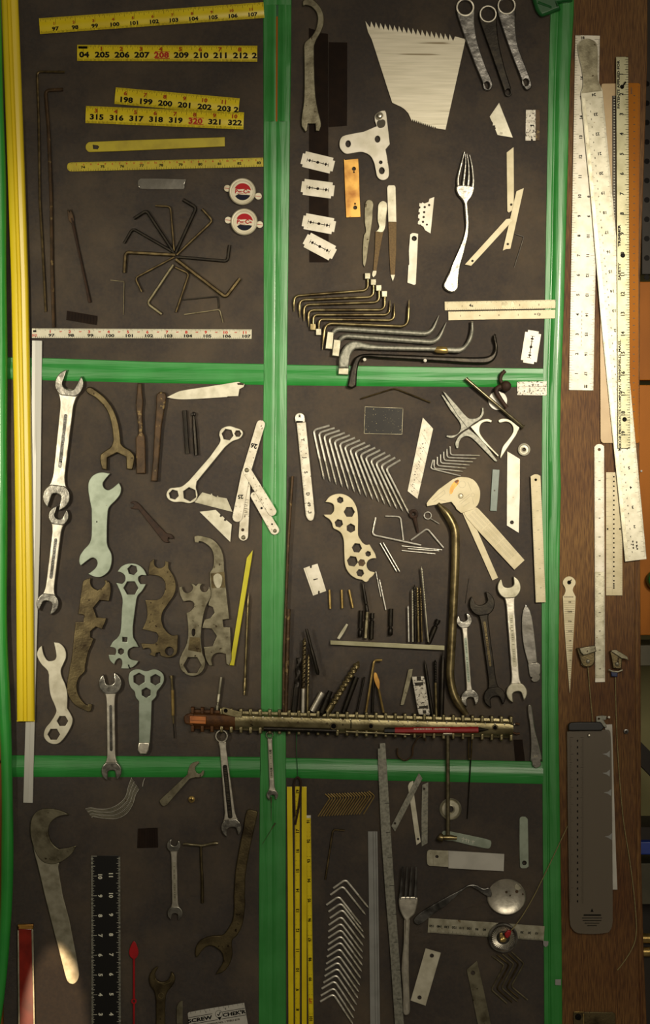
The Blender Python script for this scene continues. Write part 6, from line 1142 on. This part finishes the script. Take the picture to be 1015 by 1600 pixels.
for n in range(1, 20): r.num(n, 27.4 + (n - 1) * 31.0 + (1.6 if n > 9 else 0), 10.0 + (1.2 if n < 10 else 0.8), 5.6, 180, 'ink', 1)
r.num('PATENTS APPLIED FOR', 43.5, 15.6, 3.6, 180, 'ink', 1.42).num('SAFETY', 335, 15.6, 3.8, 180, 'ink', 1.5).num('TRIMMER', 279, 15.6, 3.8, 180, 'ink', 1.5).num('NIKOR PRODUCTS COMPANY, SPRINGFIELD, MASS.', 527, 15.6, 3.6, 180, 'ink', 1.45)
for u_, v_, c_ in ((47, 10, 2.4), (309.5, 10.2, 2.8), (565, 8.6, 2.6)): x, y = r.P(u_, v_); r.g.rot(x, y, [(c_ + 1, 10.6), (c_ + .6, 11.2), (c_, 11), (0, 10.7)], 'ink', 16)
T('cutting_rule', 'narrow olive metal cutting rule with bold black print, lying uppermost', 'ruler', r.g)
T('hanging_nail', 'black nail near the top of the narrow cutting rule', 'nail', G().tube([(971.3, 136.5, 11), (976, 129.5, 17)], 1.0, 'iron_black', 8).rot(976, 129.5, [(1.6, 17), (0, 17.6)], 'iron_black', 8))
# slim steel rule
o = [(0.0, 0), (368, -.4), (368.5, 15), (1, 15.4), (-2.5, 12, True), (-3.6, 7.6, True), (-2.5, 3, True)]
r = Ruler((943.3, 697.5), (944.3, 1065), 15.2, 1, 1.4, 'white_steel', outline=[o, circ(5, 7.6, 2.3, 14)], bev=.3)
r.ticks(0, 1, 18, 1.93, 180, [(16, 5), (8, 4), (4, 3), (1, 2)], 'ink_grey', .35).ticks(15.2, -1, 18, 1.93, 180, [(16, 5), (8, 4), (4, 3), (1, 2)], 'ink_grey', .35)
for i in range(12): r.num(i % 6 + 1, 24 + i * 29.4, 7.6, 3, 180, 'ink_soft')
r.g.poly([r.P(196, .3), r.P(362, .3), r.P(362, 14.8), r.P(196, 14.8)], 2.3, 2.6, 'steel', .05)
T('slim_rule', 'slim pale steel rule with a rounded top hanging between gauge and perforated strip', 'ruler', r.g)
r = Ruler((971.8, 738), (971.9, 930.3), 25.6, 1, 1.0, 'cream')
for i in range(26): r.g.poly(circ(958.5, 745 + i * 7.38 if i < 23 else 914 + (i - 22) * 3.2 - 5, 1.35, 10), 1.9, 2.15, 'hole_dark', .03)
r.ticks(25.6, -1, 2, 7.4, 26, [(3, 9), (1, 4)], 'ink_grey', .35).ticks(0, 1, 2, 3.7, 52, [(2, 4), (1, 2.5)], 'ink_grey', .3)
r.g.poly(circ(948.8, 826.5, 1.4, 10), 1.9, 2.2, 'hole_dark', .03).poly(circ(968, 826.5, 1.4, 10), 1.9, 2.2, 'hole_dark', .03)
r.g.line((956, 739), (956, 929), .3, 2.15, 'ink_grey')
T('perforated_strip', 'short cream scale with a column of black holes beside the slim rule', 'ruler', r.g)
# taper gauge
g = G().poly([Z('F8', '~172,241 ~208,255 ~230,285 ~230,315 ~212,345 ~207,375 ~220,405 233,430 227,560 206,900 180,1320 176,1320 141,900 118,560 113,430 ~128,405 ~137,375 ~132,345 ~115,315 ~114,285 ~136,255'), circ(*z1('F8', 172, 298), 2.6, 14)], 1, 3, 'cream', .4)
for i in range(40):
    y = 470 + i * 19.5; w_ = (233 - 113) / 2 * (1 - (y - 430) / 900); cx_ = 173 + (y - 430) * .0055; g.line(z1('F8', cx_ - w_ * .92, y), z1('F8', cx_ + w_ * .92, y), .35, 3.15, 'ink')
for i in range(9):
    y = 470 + i * 90; g.text(('1/2', '15/32', '7/16', '13/32', '3/8', '11/32', '1/4', '1', '1')[i], *z1('F8', 176 + i, y + 8), 2.4 - i * .12, 0, 'ink', 3.2)
for i in range(9): g.line(z1('F8', 124 + i * 10, 432), z1('F8', 130 + i * 10, 432), 1.5, 3.2, 'ink_soft')
g.rot(*z1('F8', 172, 298), [(3.2, 3), (2.8, 3.6), (0, 3.2)], 'hole_dark', 16); g.tube([z1('F8', 172, 298) + (3,), z1('F8', 190, 272) + (8,)], .8, 'iron_black', 6)
T('taper_gauge', 'long cream taper gauge with a round head, pointing down beside the green edge', 'gauge', g)
# clips on strings
g = G().poly(Z('F8', '242,905 400,895 ~410,1000 ~395,1060 ~350,1080 ~300,1070 262,990'), 3, 9, 'bronze', 1.4)
fl = G().poly(Z('F8', '258,902 405,878 418,935 300,972 ~275,945'), 8, 16, 'aged_steel', 1.2); rm = G().tube(D3(Z('F8', '285,1050 310,1072 350,1076 385,1062'), 7), 1.2, 'steel', 8)
rv = G().rot(*z1('F8', 345, 1028), [(3.4, 9), (2.4, 11), (0, 12)], 'steel', 16)
T('bulldog_clip', 'dark steel clip covering the edge of the slim rule, hung on string', 'clip', g, [('folded_jaw', fl), ('rim', rm), ('rivet', rv)])
g = G().poly(Z('F8', '548,930 660,990 655,1100 575,1092 560,1000'), 3, 10, 'bronze', 1.2)
fl = G().poly(Z('F8', '548,928 600,918 705,980 718,1025 700,1008 650,998'), 9, 14, 'aged_steel', .8); rm = G().tube(D3(Z('F8', '535,1105 570,1120 620,1125 665,1108'), 9), 1.4, 'steel', 8)
rv = G().rot(*z1('F8', 612, 1052), [(3.4, 10), (2.4, 12), (0, 13)], 'steel', 16)
rub = G().poly(Z('F8', '558,1120 622,1125 618,1172 562,1168'), 3, 9, 'blue_rubber', 1.4)
T('bulldog_clip', 'dark steel clip with a blue rubber bit, hanging alone on the oak', 'clip', g, [('folded_jaw', fl), ('rim', rm), ('rivet', rv), ('rubber_bit', rub, [], 'blue rubber bit')])
def strg(lb, pts, h=3): T('string', lb, 'string', G().tube(resample(fillet(pts, 25), 60), .75, 'string', 6))
strg('pale string falling from the blue-tipped clip and curling back near the bottom', [(960.9, 1057, 4), (961.4, 1085, 3), (963, 1143, 3), (967.3, 1217, 3), (973.7, 1287, 3), (983, 1340, 3), (990.6, 1399, 3), (994.2, 1446, 3), (992.8, 1471, 3), (982, 1492, 3), (969.5, 1509.5, 3), (964, 1515.8, 3)])
strg('pale string running from the slim rule\'s clip behind the smoky scale', [(917.9, 1042, 4), (921, 1080, 3), (926, 1130, 2), (926.5, 1160, 1.4)])
strg('pale string slanting over the green edge from the smoky scale to the knurled disc', [(892, 1285, 1.2), (886, 1293, 4), (863.5, 1340, 8), (832, 1404, 9), (812, 1436, 12), (797, 1453, 16)])
# smoky acrylic scale
g = G().poly([Z('P', '885.5,1143.5 ~950,1141 ~953.5,1146 955.5,1200 957,1400 957,1440 ~955,1450 ~948,1457.5 ~905,1458.5 ~896,1454 ~890.5,1444 889,1400 886.5,1250'), circ(919.6, 1149.2, 1.6, 12)], 5, 9, 'acrylic', .8)
for i in range(100):
    y = 1153 + i * 2.6; g.line((889.5, y), (889.5 + (6 if i % 10 == 0 else 4 if i % 5 == 0 else 2.6), y), .35, 9.15, 'ink'); g.line((911.5 - (5 if i % 6 == 0 else 3), y), (911.5, y), .35, 9.15, 'ink')
for i in range(26): g.line((901, 1158 + i * 10), (903, 1158 + i * 10), 3.4, 9.15, 'ink')
g.face([(922, 1424.5), (924.5, 1419), (927, 1424.5)], 9.15, 'ink'); g.line((911.5, 1429.5), (938.5, 1429.5), 2.2, 9.15, 'ink')
for i, (a, b) in enumerate(((909, 940), (910, 939), (913, 936), (917, 932))): g.line((a, 1434 + i * 4), (b, 1434 + i * 4), 1.1, 9.15, 'ink')
bar_ = G().poly(Z('G1', '~410,275 ~412,245 ~435,230 640,227 ~655,235 675,268 655,292 412,292'), 9, 15, 'black_plastic', 1.6)
ws = G().poly(Z('P', '947,1133 956.4,1132.6 959,1230 962.5,1340 964.6,1390.6 957,1390.6 955,1250 953,1150 945,1140'), 4, 6, 'white_card', .4)
st = Z('G1', '668,465 700,460 722,440 722,490 690,478', 'G1', '668,600 700,598 725,580 722,630 690,615')
sm = G()
for x, y in ((690, 465), (690, 605), (700, 748), (705, 1072)): sm.poly([z1('G1', x - 26, y), z1('G1', x + 6, y - 6) , z1('G1', x + 30, y - 26), z1('G1', x + 28, y + 26), z1('G1', x + 4, y + 10)], 9, 9.3, 'plastic_grey', .1)
T('smoky_scale', 'large smoky translucent drafting scale with a black clip bar on top', 'ruler', g, [('clip_bar', bar_), ('white_strip', ws, [], 'white strip along its edge'), ('glue_mark', sm)])
g = G().poly([Z('G1', '618,185 660,178 695,182 690,210 672,215 695,250 695,275 660,250 640,228 618,225'), circ(*z1('G1', 637, 203), 1.5, 10)], 3, 6, 'galvanised', .5)
T('small_bracket', 'little grey metal bracket behind the corner of the smoky scale', 'bracket', g)
T('round_nail', 'bright round-headed nail through the top of the smoky scale', 'nail', G().rot(*z1('G1', 566, 327), [(1.4, 5), (1.6, 10), (2.6, 11.4), (1.8, 12.6), (0, 13)], 'chrome', 14))
T('round_nail', 'white-headed nail beside the little grey bracket', 'nail', G().tube([z1('G1', 690, 202) + (0,), z1('G1', 710, 190) + (10,)], 1.0, 'steel', 8).rot(*z1('G1', 710, 190), [(1.9, 9.5), (1.6, 10.6), (0, 11)], 'white_enamel', 12))
g = G().rot(*z1('G1', 838, 296), [(2, -1), (2, 1), (4.2, 2.2), (3.8, 3.2), (0, 3.5)], 'chrome_dark', 18); g.line(z1('G1', 828, 292), z1('G1', 848, 300), .9, 3.6, 'hole_dark'); g.line(z1('G1', 842, 286), z1('G1', 834, 306), .9, 3.62, 'hole_dark')
T('cross_head_screw', 'grey cross-head screw set in the oak beside the white string', 'screw', g)
g = G().poly([Z('G2', '452,1137 740,1140 ~755,1150 ~760,1165 760,1400 450,1400')], 1, 4, 'bronze', .8); g.rot(*z1('G2', 485, 1175), [(5, 4), (4.6, 5), (0, 5.2)], 'ink', 18); g.poly(Z('G2', '522,1150 528,1150 528,1300 522,1300'), 4, 4.8, 'brass', .2); g.poly(Z('G2', '454,1134 524,1134 524,1142 454,1142'), 4, 4.6, 'brass', .2)
T('brass_plate', 'tarnished brass plate at the very bottom of the oak board', 'plate', g)
for o in bpy.data.objects:
    if '_h' in o: del o['_h']
